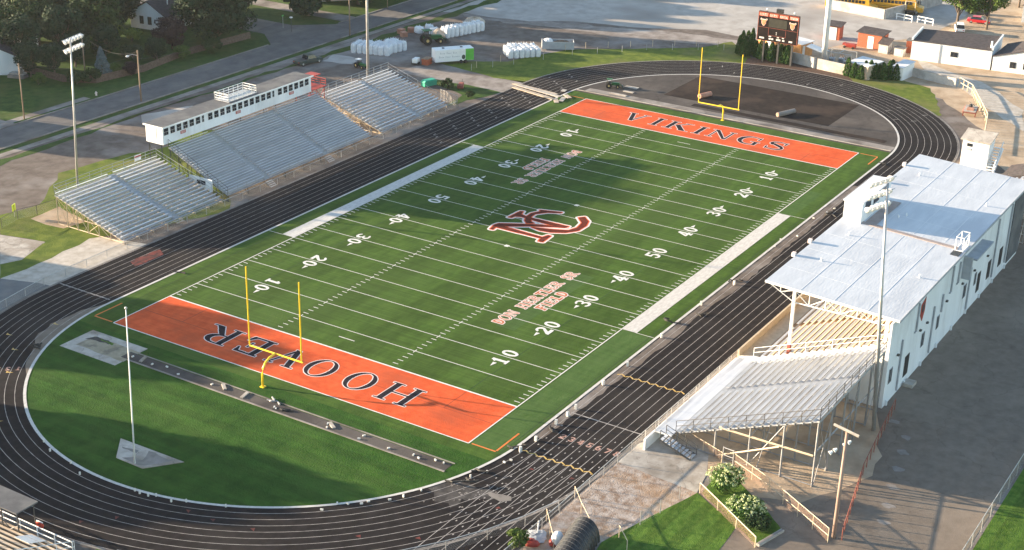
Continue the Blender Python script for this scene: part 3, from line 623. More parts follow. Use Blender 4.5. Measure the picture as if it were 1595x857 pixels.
# ------------------------------------------------------------------ bleachers
def rail(mb, pts, h=1.05, n=2, r=.035, step=1.9, posts=True):
    for k in range(n): mb.tube([(p[0], p[1], p[2]+h*(k+1)/n) for p in pts], r, 4)
    if posts:
        for i in range(len(pts)-1):
            a, b = Vector(pts[i]), Vector(pts[i+1]); m = max(1, int((b-a).length/step))
            for k in range(m+1):
                q = a.lerp(b, k/m); mb.tube([q, q+Vector((0, 0, h))], r*1.05, 4)
def bleacher(name, label, x0, x1, yf, yr, zf, zr, rows, aisles, bench='alu', deck='aludark', frame='tansteel', railm='galv', group=None, aw=1.1, sidex=(True, True), zfoot=True, frames=True, dx=2.6, kk=6, fr_=.10, diag=True, rearr=True):
    s = 1 if yr > yf else -1; D = abs(yr-yf)/rows; dz = (zr-zf)/rows
    t = thing(name, label, 'bleacher', ((x0+x1)/2, yf, 0), group=group)
    for i in range(rows):
        y = yf+s*D*i; z = zf+dz*i; b = MB(); ya, yb = y+s*D*.62, y+s*D*.98
        segs = []; xs = x0
        for a in aisles: segs.append((xs, a-aw/2)); xs = a+aw/2
        segs.append((xs, x1))
        for a, c in segs: b.b2((a, ya, z+.40), (c, yb, z+.45))
        b.build('bench', bench, t)
    d = MB()
    for i in range(rows):
        y = yf+s*D*i; z = zf+dz*i
        d.b2((x0, y, z-.05), (x1, y+s*D*.66, z)); d.b2((x0, y+s*(D-.02), z-.04), (x1, y+s*D, z+dz-.055))
        for a in aisles: d.b2((a-aw/2+.03, y+s*D*.55, z+.01), (a+aw/2-.03, y+s*D*.99, z+dz*.55))
    d.build('deck', deck, t)
    if frames:
        n = max(2, int((x1-x0)/dx)); xsF = [x0+.12+(x1-x0-.24)*i/n for i in range(n+1)]
        for x in xsF:
            m = MB(); k = kk; L_ = abs(yr-yf)
            m.bar((x, yf+s*.1, zf-.25), (x, yr-s*.05, zr-.25), .13); m.bar((x, yf+s*.1, .15), (x, yr, .15), .1)
            prev = None
            for j in range(k+1):
                q = (j/k)**.9; y = yf+s*(.1+(L_-.2)*q); z = zf-.25+(zr-zf)*q
                m.bar((x, y, 0), (x, y, z), fr_*1.2)
                if prev and z > 1 and (diag or j == k-1): m.bar((x, prev[0], .2), (x, y, z), .07)
                if prev and z > 1 and diag and j % 2: m.bar((x, prev[0], prev[1]), (x, y, .2), .05)
                prev = (y, z)
            m.build('support_frame', frame, t)
        for i in range(0, n, 2):
            for q_, zq in ((1, zr-.3), (.6, zf+(zr-zf)*.6-.3)):
                y = yf+s*abs(yr-yf)*q_; m = MB(); m.bar((xsF[i], y, .2), (xsF[i+1], y, zq), .06); m.bar((xsF[i], y, zq), (xsF[i+1], y, .2), .06); m.build('cross_brace', frame, t)
    if rearr: r_ = MB(); rail(r_, [(x0, yr, zr), (x1, yr, zr)], 1.35, 3); r_.build('rear_railing', railm, t)
    for on_, x in zip(sidex, (x0, x1)):
        if on_:
            r_ = MB(); rail(r_, [(x, yf, zf), (x, yr, zr)], 1.15, 2); r_.build('side_railing', railm, t)
    return t
b1 = bleacher('bleacher', 'low silver bleacher with tan steel legs below the left end of the white press box', -37.3, -18.6, 40.4, 52.6, .55, 4.25, 18, [-27.5])
b2 = bleacher('bleacher', 'large silver main bleacher directly below the long white press box', -17.9, 14.8, 40.1, 50.8, 1.0, 5.9, 25, [-9.5, 3.8], frame='darksteel', railm='darksteel', sidex=(True, False), dx=4, rearr=False)
fr = MB(); xs = [-17.9, -10.1]; 
for a, c in ((-17.9, -10.2), (-8.9, 3.2), (4.4, 14.8)): rail(fr, [(a, 40.05, 1.0), (c, 40.05, 1.0)], 1.0, 2)
fr.build('front_railing', 'galv', b2)
for x in (-9.5, 3.8):
    m = MB()
    for i in range(4): m.b2((x-.6, 40.0-i*.25, .70-i*.2), (x+.6, 39.78-i*.25, .74-i*.2))
    m.bar((x-.62, 40.0, .72), (x-.62, 39.0, .1), .06).bar((x+.62, 40.0, .72), (x+.62, 39.0, .1), .06); m.build('steps', 'aludark', b2)
    m = MB(); m.tube([(x, 40.6, 2.2), (x, 50.2, 6.6)], .035, 4)
    for k in range(6): y = 40.6+k*1.9; m.tube([(x, y, 1.2+.458*(y-40.1)), (x, y, 2.2+.458*(y-40.6))], .03, 4)
    m.build('aisle_handrail', 'galv', b2)
b3 = bleacher('bleacher', 'silver bleacher beyond the press box, beside the red stairs and the tall light pole', 18.4, 36.6, 40.6, 52.8, .55, 4.45, 18, [28.6])
for t, x, yf in ((b1, -27.5, 40.4), (b3, 28.6, 40.6)):
    m = MB()
    for i in range(2): m.b2((x-.7, yf-.05-i*.28, .34-i*.16), (x+.7, yf-.29-i*.28, .38-i*.16))
    rail(m, [(x-.75, yf-.9, .2), (x-.75, yf+.1, .6)], .95, 1); rail(m, [(x+.75, yf-.9, .2), (x+.75, yf+.1, .6)], .95, 1)
    m.build('steps', 'galv', t)

# press box
pb = thing('press_box', 'long white press box with grey roof and black windows above the main bleacher', 'press box', (-2.3, 52.6, 0))
X0, X1, Y0, Y1, Z0, Z1 = -18.7, 13.9, 51.0, 54.2, 6.35, 9.0
wl = MB(); wl.b2((X0, Y0, Z0), (X1, Y1, Z1-.12)); wl.build('wall', 'whitewall', pb)
MB().b2((X0-.25, Y0-.35, Z1-.12), (X1+.15, Y1+.2, Z1)).build('roof', 'grayroof', pb)
m = MB(); m.b2((X0-.29, Y0-.39, Z1-.2), (X1+.19, Y0-.35, Z1+.04)).b2((X0-.29, Y0-.35, Z1-.2), (X0-.25, Y1+.2, Z1+.04)); m.build('fascia', 'white', pb)
n = 25; pitch = 1.285
for i in range(n):
    xa = X0+.25+i*pitch; w = .86
    if i in (6, 18): w = .38
    f_ = MB().b2((xa-.05, Y0-.05, 7.62), (xa+w+.05, Y0+.02, 8.72)).build('window', 'white', pb)
    g_ = MB(); g_.b2((xa, Y0-.07, 7.68), (xa+w*.5-.02, Y0-.04, 8.13)).b2((xa+w*.5+.02, Y0-.07, 7.68), (xa+w, Y0-.04, 8.13)).b2((xa, Y0-.07, 8.17), (xa+w, Y0-.04, 8.66)); 
    g_.build('pane', 'glass', f_)
for xa in (-15.2, -3.6, 8.6):
    MB().b2((xa, Y0-.06, 7.08), (xa+1.05, Y0-.01, 7.5)).build('sign', 'redpaint', pb)
    m = MB(); 
    for k in range(2): m.b2((xa+.12, Y0-.075, 7.36-k*.17), (xa+.93, Y0-.06, 7.42-k*.17))
    m.build('sign_lettering', 'pinkwhite', pb)
MB().b2((X0-.04, 52.2, 6.6), (X0, 53.1, 8.6)).build('door', 'white', pb)
for x in (X0+.3, -10, -2, 6, X1-.3):
    m = MB(); m.bar((x, 51.6, 0), (x, 51.6, Z0), .16); m.bar((x, 51.6, .3), (x, 54, Z0-.3), .08); m.bar((x, 54.0, 0), (x, 54.0, Z0), .16); m.build('post_frame', 'darksteel', pb)
fd = thing('camera_deck_railing', 'white railing of the filming platform on top of the press box roof', 'railing', (-1.5, 53, 9))
m = MB(); rail(m, [(-4.6, 51.4, 9.0), (-4.6, 54.1, 9.0), (1.6, 54.1, 9.0), (1.6, 51.4, 9.0), (-4.6, 51.4, 9.0)], 1.15, 3, .05, 1.0); m.build('railing', 'white', fd)
MB().b2((-4.6, 51.4, 9.01), (1.6, 54.1, 9.1)).build('deck', 'aludark', fd)

st = thing('red_staircase', 'red steel stairs and landing between the press box and the far bleacher', 'staircase', (16.2, 50, 0))
m = MB()
for i in range(14): m.b2((14.3+.0, 50.6-i*.3, 5.9-i*.33), (15.6, 50.9-i*.3, 6.0-i*.33)) if False else m.b2((15.9, 54.2-i*.32, 5.95-i*.4), (17.4, 54.5-i*.32, 6.03-i*.4))
m.build('tread', 'redpaint', st)
m = MB(); m.b2((14.0, 51.2, 6.3), (17.8, 54.5, 6.4)); m.build('landing', 'redpaint', st)
m = MB(); rail(m, [(14.0, 54.5, 6.4), (17.8, 54.5, 6.4), (17.8, 51.2, 6.4)], 1.1, 3, .05, 1.0); rail(m, [(15.8, 54.2, 6.0), (15.8, 50.2, 1.1)], 1.1, 2, .05); rail(m, [(17.5, 54.2, 6.0), (17.5, 50.2, 1.1)], 1.1, 2, .05)
for x in (14.2, 17.6): 
    for y in (51.4, 54.3): m.bar((x, y, 0), (x, y, 6.3), .14)
    m.bar((x, 51.4, .4), (x, 54.3, 6), .08); m.bar((x, 54.3, .4), (x, 51.4, 6), .08)
m.build('railing', 'redpaint', st)
MB().b2((14.1, 51.0, 8.6), (16.4, 53.0, 8.7)).build('canopy', 'redpaint', st)
gb = thing('gable_sign_board', 'white board leaning on the railing at the gap between the low and main bleachers', 'board', (-18.3, 43.5, 0))
MB().b2((-18.5, 42.4, 1.2), (-18.4, 46.6, 2.9)).build('board', 'white', gb); MB().b2((-18.52, 43.6, 1.9), (-18.5, 45.2, 2.5)).build('lettering', 'glass', gb)
MB().b2((-18.5, 42.4, 0), (-18.4, 42.5, 1.2)).b2((-18.5, 46.5, 0), (-18.4, 46.6, 1.2)).build('leg', 'galv', gb)
rb = thing('railing_banner', 'small red and white banner on the rear railing of the low left bleacher', 'banner', (-22, 52.7, 5))
MB().b2((-22.6, 52.72, 4.7), (-21.4, 52.75, 5.5)).build('cloth', 'white', rb); MB().b2((-22.6, 52.69, 5.2), (-21.4, 52.72, 5.4)).build('stripe', 'redpaint', rb)

# ------------------------------------------------------------------ fences
def fence(name, label, pts, h=1.1, step=3.0, m='galv', veil='chain', mid=False, r=.035, cat='fence', group=None, top=True):
    t = thing(name, label, cat, (pts[0][0], pts[0][1], pts[0][2] if len(pts[0]) > 2 else 0), group=group)
    P = [Vector((p[0], p[1], p[2] if len(p) > 2 else 0)) for p in pts]
    for i in range(len(P)-1):
        n = max(1, round((P[i+1]-P[i]).length/step))
        for k in range(n+(1 if i == len(P)-2 else 0)):
            q = P[i].lerp(P[i+1], k/n); MB().tube([q, q+Vector((0, 0, h))], r*1.25, 6).build('post', m, t)
    if top:
        b = MB(); b.tube([p+Vector((0, 0, h)) for p in P], r, 5)
        if mid: b.tube([p+Vector((0, 0, h*.5)) for p in P], r, 5)
        b.build('rail', m, t)
    if veil:
        b = MB()
        for i in range(len(P)-1): b.poly([P[i]+Vector((0, 0, .03)), P[i+1]+Vector((0, 0, .03)), P[i+1]+Vector((0, 0, h)), P[i]+Vector((0, 0, h))])
        b.build('wire_mesh', veil, t)
    return t
fence('chain_link_fence', 'low chain link fence between the left straight of the track and the bleachers', [(-75, 30.5), (-62, 37.2), (-52, 38.9), (-38, 39.2), (10, 39.3), (38, 39.6)], 1.0, 3.6)
fence('chain_link_fence', 'grey chain link fence at the end of the far left bleacher, meeting the track', [(38, 39.6), (39.5, 44)], 1.9, 2)
fence('chain_link_fence', 'row of short grey posts across the grass bank behind the far left bend', [(58, 50), (66, 46), (78, 40.5), (90, 31), (99, 19)], 1.2, 5.5, top=False, veil=None)
fence('chain_link_fence', 'row of short tan posts in front of the dumpster and white bag block', [(60, 50.2), (72, 47.5), (84, 41), (96, 28), (103, 17.5)], 1.2, 5.0, m='tansteel', veil=None, top=False)
fence('track_fence', 'chain link fence with top rail along the right straight and its walkway wall', [(-82, -37.9), (-61, -38.45), (-50, -38.5), (-30, -38.6), (24, -38.6)], 1.15, 3.0, m='galv', mid=False)
fence('track_fence', 'curved grey railing fence round the near bend above the grass bank', [(XL+39.2*math.cos(R(a)), 39.2*math.sin(R(a))) for a in range(196, 262, 6)], 1.15, 3.3, mid=False)
fence('wooden_fence', 'tan wooden fence and gate running from the far bend to the white hut', [(101.5, -26), (98.3, -29.2), (82.5, -36.4), (66.5, -40.2)][:], 1.7, 1.5, m='tansteel', veil=None, mid=True, r=.07)
fence('white_fence', 'short white rail fence left of the gap in front of the parked dark truck', [tuple(at(*q)[:2]) for q in ((1396, 30), (1420, 35))], 1.3, 2.2, m='white', veil=None, mid=True, r=.1)
fence('white_fence', 'short white rail fence right of the gap, pointing at the big tree', [tuple(at(*q)[:2]) for q in ((1429, 35), (1453, 40))], 1.3, 2.2, m='white', veil=None, mid=True, r=.1)
fence('yard_fence', 'rust red fence along the kerb between the light pole and the yard', [(-23.8, -57.2), (-38.5, -59.1), (-50.4, -61.5)], 1.3, 1.6, m='redrust', veil='chaintan', r=.04)
fence('yard_fence', 'pale chain link fence between the yard pavement and the lawn at the bottom right', [(-60, -71.6), (60, -71.5)], 1.6, 3.0)
fence('railing_fence', 'long tan railing fence running from the stairs past the uncovered stand legs', [tuple(at(1020+a/3.615, 620+b/3.615)[:2]) for a, b in ((170, 235), (375, 362))], 1.1, 2.2, m='tansteel', veil='chaintan')
fence('railing_fence', 'tan railing fence with mid rail descending to the leaning utility pole', [tuple(at(1020+a/3.615, 620+b/3.615)[:2]) for a, b in ((440, 388), (545, 462), (640, 530), (972, 815))], 1.5, 2.6, m='tansteel', veil='chaintan', mid=True)
g_ = thing('gate', 'silver framed gate in the tan railing fence beside the stand legs', 'gate', tuple(at(1125, 718)))
a_, b_ = at(1125, 722), at(1141, 728)
m = MB(); m.tube([a_, a_+Vector((0, 0, 1.9))], .06); m.tube([b_, b_+Vector((0, 0, 1.9))], .06); m.build('post', 'galv', g_)
m = MB(); m.tube([a_+Vector((0, 0, 1.8)), b_+Vector((0, 0, 1.8))], .04); m.tube([a_+Vector((0, 0, .2)), b_+Vector((0, 0, .2))], .04); m.tube([a_+Vector((0, 0, 1)), b_+Vector((0, 0, 1))], .04); m.build('frame', 'galv', g_)
fence('garden_fence', 'wooden rail fence around the hydrangea bed at the small lawn', [tuple(at(*q)[:2]) for q in ((1090, 768), (1176, 853))], 1.1, 3.4, m='tansteel', veil='chaintan', r=.05)
fence('rubble_fence', 'row of thin grey posts between the rubble lot and the small lawn', [tuple(at(*q)[:2]) for q in ((1058, 778), (1028, 800), (997, 818))], 1.5, 3.6, veil='chain', top=False)
fence('rubble_fence', 'fence with orange top rail crossing the rubble lot toward the black tunnel', [tuple(at(*q)[:2]) for q in ((895, 775), (905, 800), (925, 840))], 1.2, 3.4, m='tansteel', veil=None)
fence('rubble_fence', 'short leaning fence beside the white and red helmet near the black tunnel', [tuple(at(*q)[:2]) for q in ((851, 812), (862, 858))], 1.3, 3, m='tansteel', veil=None)
fence('rubble_fence', 'short orange railed fence at the corner of the lawn right of the black tunnel', [tuple(at(*q)[:2]) for q in ((964, 838), (976, 862))], 1.3, 3, m='tansteel', veil=None)
fence('wire_fence', 'thin wire fence with dark posts crossing the grass left of the low bleacher', [tuple(at(*q)[:2]) for q in ((3, 356), (28, 342), (58, 335), (90, 325))], 1.4, 3.2, m='darksteel')
ys = thing('fence_sign', 'bright yellow sign on the wire fence left of the low bleacher', 'sign', tuple(at(23, 338)))
c = at(23, 338); MB().box((c.x, c.y, 1.3), (.9, .08, 1.0), .4).build('panel', 'signyellow', ys); MB().box((c.x-.03, c.y-.07, 1.3), (.06, .05, 1.0), .4).build('stripe', 'darksteel', ys); MB().tube([(c.x, c.y, 0), (c.x, c.y, .9)], .04).build('post', 'galv', ys)

# ------------------------------------------------------------------ goal posts
def goal(x, s, label):                         # s=+1: crossbar lies towards +x of the base post
    t = thing('goal_post', label, 'goal post', (x, .1, 0), group=None)
    m = MB(); m.tube([(x, .1, 0), (x, .1, 1.6), (x+s*.12, .1, 2.1), (x+s*.55, .1, 2.65), (x+s*1.25, .1, 2.98), (x+s*2.2, .1, 3.05)], .12, 10); m.build('gooseneck_post', 'yellow', t, smooth=True)
    m = MB(); m.tube([(x+s*2.2, -3.62, 3.05), (x+s*2.2, 3.62, 3.05)], .095, 8); m.build('crossbar', 'yellow', t)
    for y in (-3.56, 3.56): MB().tube([(x+s*2.2, y+.1, 3.05), (x+s*2.2, y+.1, 12.2)], .075, 8).build('upright', 'yellow', t)
    MB().box((x, .1, .08), (.5, .5, .08)).build('base_plate', 'yellow', t)
goal(-57.2, 1, 'yellow goal post standing behind the near HOOVER end zone')
goal(57.6, -1, 'yellow goal post standing behind the far VIKINGS end zone')

# ------------------------------------------------------------------ light poles and utility poles
def pole_pts(b, t_px, z):
    return Vector(b), at(t_px[0], t_px[1], z)
def lamp_bank(parent, c, n, rows, facing, w=3.6, m='galv'):
    fx, fy = facing; ux, uy = -fy, fx
    for r_ in range(rows):
        z = c.z-.25-r_*1.3
        MB().bar((c.x-ux*w/2, c.y-uy*w/2, z), (c.x+ux*w/2, c.y+uy*w/2, z), .08).build('crossarm', m, parent)
        for i in range(n):
            k = (i+.5)/n-.5; q = Vector((c.x+ux*w*k, c.y+uy*w*k, z-.08)); d = Vector((fx, fy, -.55)).normalized()
            h = MB(); h.tube([q, q+d*.22, q+d*.55], [.10, .25, .33], 10); o_ = h.build('lamp_head', 'white', parent, smooth=False)
            MB().tube([q+d*.552, q+d*.57], [.30, .30], 10).build('lens', 'alulight', o_)
def pole(name, label, base, top, r0, r1, m='galv', cat='light pole', n=8):
    t = thing(name, label, cat, tuple(base)); MB().tube([base, Vector(base).lerp(Vector(top), .5), top], [r0, (r0+r1)/2, r1], n).build('pole', m, t, smooth=True); return t
b = Vector((-27.6, 56.2, 0))
lA = pole('floodlight_pole', 'tall grey floodlight pole rising behind the low left bleacher', at(121.5, 300), at(109.5, 60, 21.9), .17, .10)
lamp_bank(lA, at(110.5, 55, 21.9), 6, 2, (.25, -.97), 4.6)
b_, t_ = Vector((-29.3, -56.9, 0)), at(1383, 285, 25.5)
lB = pole('floodlight_pole', 'tallest grey floodlight pole behind the right stands, its lamp bank over the roof', b_, t_, .22, .13)
lamp_bank(lB, at(1378, 277, 25.9), 5, 3, (.3, .95), 3.9)
b_ = at(573.5, 127); pole('floodlight_pole', 'tall grey light pole behind the far left bleacher, its top out of view', b_, b_+Vector((.1, .1, 27)), .26, .16)
b_ = at(1283, 97); pole('monopole', 'thick white pole beside the scoreboard, its top out of view', b_, b_+Vector((-.3, .25, 26)), .55, .5, 'white', 'pole', 12)
b_, = (at(211, 726),); b_ = Vector((-76.2, -.3, 0)); fp = pole('flagpole', 'slim white pole standing on the triangular concrete pad in the near infield', b_, at(196, 481, 15.2), .085, .05, 'white', 'flagpole', 6)
MB().ell(tuple(at(196, 480, 15.3)), (.14, .14, .14)).build('finial', 'galv', fp)
def utility(label, bpx, h, lamp=False, arm=False, m='woodpole', trans=False, lean=(0, 0), name='utility_pole', r=.15):
    b = at(*bpx); tp = b+Vector((lean[0], lean[1], h)); t = pole(name, label, b, tp, r, r*.75, m, 'utility pole')
    if lamp:
        a = MB().tube([tp+Vector((0, 0, -.9)), tp+Vector((-1.0, .2, -.5)), tp+Vector((-1.8, .3, -.55))], .05, 5).build('lamp_arm', 'galv', t)
        MB().ell(tuple(tp+Vector((-2.0, .3, -.62))), (.38, .22, .17)).build('lamp_head', 'white', t)
    if arm: MB().b2((tp.x-.08, tp.y-1.1, tp.z-.55), (tp.x+.08, tp.y+1.1, tp.z-.4)).build('crossarm', m, t)
    if trans: MB().tube([tp+Vector((0, -.4, -1.6)), tp+Vector((0, -.4, -.6))], .25, 8).build('transformer', 'darksteel', t)
    return t, tp
u1, p1 = utility('wooden utility pole with a street lamp, standing at the road kerb', (220, 158), 8.7, lamp=True)
u2, p2 = utility('thin wooden pole with a dark transformer on the left lawn', (38, 186), 9.2, trans=True, r=.11)
u3, p3 = utility('weathered wooden pole at the street corner behind the white bags', (545, 56), 10.5, r=.14)
u4, p4 = utility('slim wooden pole among the dark garden bushes across the road', (133, 119), 6.6, r=.12)
u5, p5 = utility('thin grey post standing on the grass by the side street', (755/3.709+400, 50/3.709), 5, r=.08)
def wire(a, b, sag, label, r=.02, n=12):
    m = MB(); m.tube([Vector(a).lerp(Vector(b), k/n)-Vector((0, 0, sag*4*(k/n)*(1-k/n))) for k in range(n+1)], r, 4)
    o = m.build('overhead_wire', 'darksteel', None); tag(o, label, 'cable')
wire(p1-Vector((0, 0, .2)), at(140, 64, 8), 1.2, 'thin black cable from the street lamp pole into the garden trees')
wire(p1-Vector((0, 0, 1.5)), p3-Vector((0, 0, .5)), 2.5, 'thin black cable along the road between the lamp pole and the corner pole')
wire(p1-Vector((0, 0, .6)), p2, 1.6, 'thin black cable from the street lamp pole to the transformer pole')
b_ = at(1298, 838); tp = at(1320, 672, 10.6)
wp = pole('utility_pole', 'leaning reddish wooden pole with a pale crossarm beside the uncovered stand', b_, tp, .20, .15, 'woodred', 'utility pole')
c0, c1 = at(1299, 661, 11.0), at(1338, 680, 10.6); m = MB(); m.bar(c0, c1, .24); m.build('crossarm', 'concrete', wp)
for px, py in ((1297, 703), (1304, 699), (1319, 691), (1326, 687)):
    q = at(px, py, 9.0); MB().tube([q, q+Vector((-.2, .2, -.18))], [.09, .2], 8).build('floodlight', 'white', wp)
for i, (px, py) in enumerate(((160, 61), (205, 45))):
    pass
def streetlight(label, bpx, h):
    b = at(*bpx); t = thing('street_lamp', label, 'street lamp', tuple(b)); MB().tube([b, b+Vector((0, 0, h))], .07, 6).build('post', 'darksteel', t); MB().ell((b.x, b.y, h+.1), (.35, .35, .16)).build('lamp_head', 'white', t)
streetlight('small black street lamp with a pale head at the side street corner', (454, 50), 2.8)
b = at(441, 44); t = thing('street_sign_post', 'thin sign post on the grass corner beside the small street lamp', 'sign post', tuple(b)); MB().tube([b, b+Vector((0, 0, 2.6))], .05, 5).build('post', 'galv', t); MB().box((b.x, b.y, 2.5), (.6, .05, .25)).build('sign', 'signgreen', t)
hy = thing('fire_hydrant', 'small pale yellow hydrant on the far kerb of the road', 'hydrant', tuple(at(150, 149))); c = at(150, 149)
MB().tube([c, c+Vector((0, 0, .55)), c+Vector((0, 0, .75))], [.16, .16, .05], 8).build('barrel', 'pinkwhite', hy); MB().tube([c+Vector((-.25, 0, .45)), c+Vector((.25, 0, .45))], .08, 6).build('nozzle', 'pinkwhite', hy)
# ------------------------------------------------------------------ roofed grandstand on the right
gs = thing('grandstand', 'large roofed grandstand with white rear wall and pale flat roof', 'grandstand', (2, -48, 0))
GX0, GX1, GYF, GYR = -24.0, 27.6, -41.4, -55.8
sz = lambda y: 1.45+(abs(y)-41.4)*.397
MB().prism([(-39.5, 0), (-39.5, 1.25), (-41.3, 1.25), (-55.75, sz(-55.8)-.15), (-55.75, 0)], GX0+.02, GX1-.02).build('base', 'tansteel', gs)
MB().b2((GX0, -39.5, 0), (GX1, -39.3, 2.1)).build('front_wall', 'tansteel', gs)
m = MB(); m.b2((GX0-.3, -56.0, 0), (GX1, -55.76, 9.75)); m.build('rear_wall', 'whitewall', gs)
m = MB(); m.prism([(-39.6, 0), (-39.6, 1.4)]+sum([[(-41.4-.78*i, sz(-41.4-.78*i)+.42), (-41.4-.78*(i+1), sz(-41.4-.78*i)+.42)] for i in range(18)], [])+[(-55.76, sz(-55.76)+.5), (-55.76, 0)], GX0-.3, GX0); m.build('end_wall', 'whitewall', gs)
m = MB(); m.prism([(-39.6, 0), (-39.6, 1.4), (-55.76, sz(-55.76)+.5), (-55.76, 0)], GX1, GX1+.2); m.build('end_wall', 'whitewall', gs)
for i in range(18):
    y = -41.4-.8*i; z = sz(y)
    m = MB()
    for a, c in ((GX0+.1, -14.6), (-13.4, 1.4), (2.6, 16.4), (17.6, GX1-.2)): m.b2((a, y-.44, z+.36), (c, y-.72, z+.42))
    m.build('bench', 'alulight', gs); 
m = MB()
for i in range(18): y = -41.4-.8*i; z = sz(y); m.b2((GX0+.1, y, z-.1), (GX1-.1, y-.8, z))
m.build('deck', 'plank', gs)
RY0, RY1, RZ0, RZ1 = -41.5, -56.45, 10.75, 9.95   # roof edges
rx0, rx1 = -23.5, 27.9
rz = lambda y: RZ0+(y-RY0)/(RY1-RY0)*(RZ1-RZ0)
rf = MB().prism([(RY0, RZ0-.18), (RY0, RZ0), (RY1, RZ1), (RY1, RZ1-.18)], rx0, rx1).build('roof', 'roofw', gs)
m = MB()
for k, x in enumerate([-18.5, -12.2, -6.6, 4.6, 10, 16.4, 22]): 
    m.prism([(RY0-.2, rz(RY0-.2)+.004), (RY0-.2, rz(RY0-.2)+.009), (RY1+.2, RZ1+.009), (RY1+.2, RZ1+.004)], x, x+.09)
for y in (-45.4, -49.2, -52.9): m.b2((rx0+.1, y, rz(y)+.006), (-1.2, y-.07, rz(y)+.012)); m.b2((.2, y-.7, rz(y-.7)+.006), (rx1-.1, y-.77, rz(y-.7)+.012))
m.build('seam', 'roofseam', rf)
MB().prism([(RY0-.5, rz(RY0-.5)+.01), (RY0-.5, rz(RY0-.5)+.09), (RY1+1, rz(RY1+1)+.09), (RY1+1, rz(RY1+1)+.01)], -1.0, -.35).build('expansion_joint', 'joint', rf)
m = MB(); m.b2((rx0, RY1-.06, RZ1-.26), (rx1, RY1-.005, RZ1+.05)); m.build('gutter', 'bluegrey', rf)
m = MB(); m.b2((rx0-.06, RY0, 0), (rx0-.01, RY0+.001, 0)) if False else m.prism([(RY0+.02, RZ0-.22), (RY0+.02, RZ0+.03), (RY1, RZ1+.03), (RY1, RZ1-.22)], rx0-.06, rx0-.01); m.build('fascia', 'white', rf)
for px, py in ((1279, 409), (1399, 340), (1412, 337), (1432, 276), (1537, 317), (1433, 428), (1322, 369)):
    q = at(px, py, 10.4); z = rz(q.y); MB().tube([(q.x, q.y, z), (q.x, q.y, z+.28), (q.x, q.y, z+.42)], [.10, .10, .02], 7).build('roof_vent', 'white', rf)
for x in (-15.4, -10.6, 14, 22): MB().b2((x, RY0+.01, RZ0-.1), (x+.5, RY0+.4, RZ0+.35)).build('edge_light', 'pinkwhite', rf)
# rooftop booth
bt = MB().b2((-1.3, -41.75, rz(-41.75)-.1), (8.8, -43.95, 13.15)).build('rooftop_booth', 'whitewall', gs)
MB().b2((-1.45, -41.6, 13.153), (8.95, -44.1, 13.3)).build('booth_roof', 'roofw', bt)
for i in range(3): MB().b2((-.2+i*2.9, -43.96, 11.9), (1.7+i*2.9, -44.0, 13.0)).build('booth_window', 'glass', bt)
for i in range(4): MB().b2((-.6+i*2.45, -41.70, 11.9), (1.1+i*2.45, -41.73, 12.9)).build('booth_window', 'glass', bt)
m = MB(); m.b2((-.6, -44.2, rz(-44.2)+.02), (8.6, -45.6, rz(-45.6)+.12)); m.build('booth_walkway', 'joint', bt)
# trusses and posts
for k, x in enumerate([-23.2, -15.8, -8.4, -1.0, 6.4, 13.8, 21.2, 27.3]):
    col = 'white'
    m = MB(); top = lambda y: rz(y)-.3; T = [(-44.8, 10.3), (-55.2, 9.5)]
    m.bar((x, -41.9, top(-41.9)), (x, -55.9, top(-55.9)), .14); m.bar((x, -44.8, 8.9), (x, -55.2, 8.9), .12); m.bar((x, -41.9, top(-41.9)), (x, -44.8, 8.9), .10)
    ys_ = [-44.8, -46.5, -48.3, -50.0, -51.8, -53.5, -55.2]
    for a, c in zip(ys_[:-1], ys_[1:]):
        m.bar((x, c, 8.9), (x, c, top(c)), .08)
    for i_, (a, c) in enumerate(zip(ys_[:-1], ys_[1:])):
        m.bar((x, a, 8.9 if i_ % 2 else top(a)), (x, c, top(c) if i_ % 2 else 8.9), .08)
    m.bar((x, -43.2, 9.75), (x, -43.2, top(-43.2)), .07); m.bar((x, -43.2, 9.75), (x, -44.8, top(-44.8)), .07); m.build('roof_truss', col, gs)
    if k % 3: continue
    c_ = MB().b2((x-.17, -44.65, sz(-44.8)), (x+.17, -44.95, top(-44.8))).build('column', col, gs)
    if k == 0: MB().b2((x-.19, -44.63, sz(-44.8)), (x+.19, -44.97, sz(-44.8)+1.2)).build('column_base', 'redrust', c_)
    MB().b2((x-.17, -54.95, sz(-55)), (x+.17, -55.25, top(-55))).build('column', col, gs)
m = MB()
for y in (-44.8, -50, -54.9): m.bar((GX0+.5, y, 9.0), (GX1, y, 9.0), .09)
m.build('purlin', 'white', gs)
m = MB(); rail(m, [(GX0-.05, -41.2, 1.7), (GX0-.05, -55.6, sz(-55.6)+.25)], 1.1, 2, .035, 3.0); m.build('end_railing', 'white', gs)
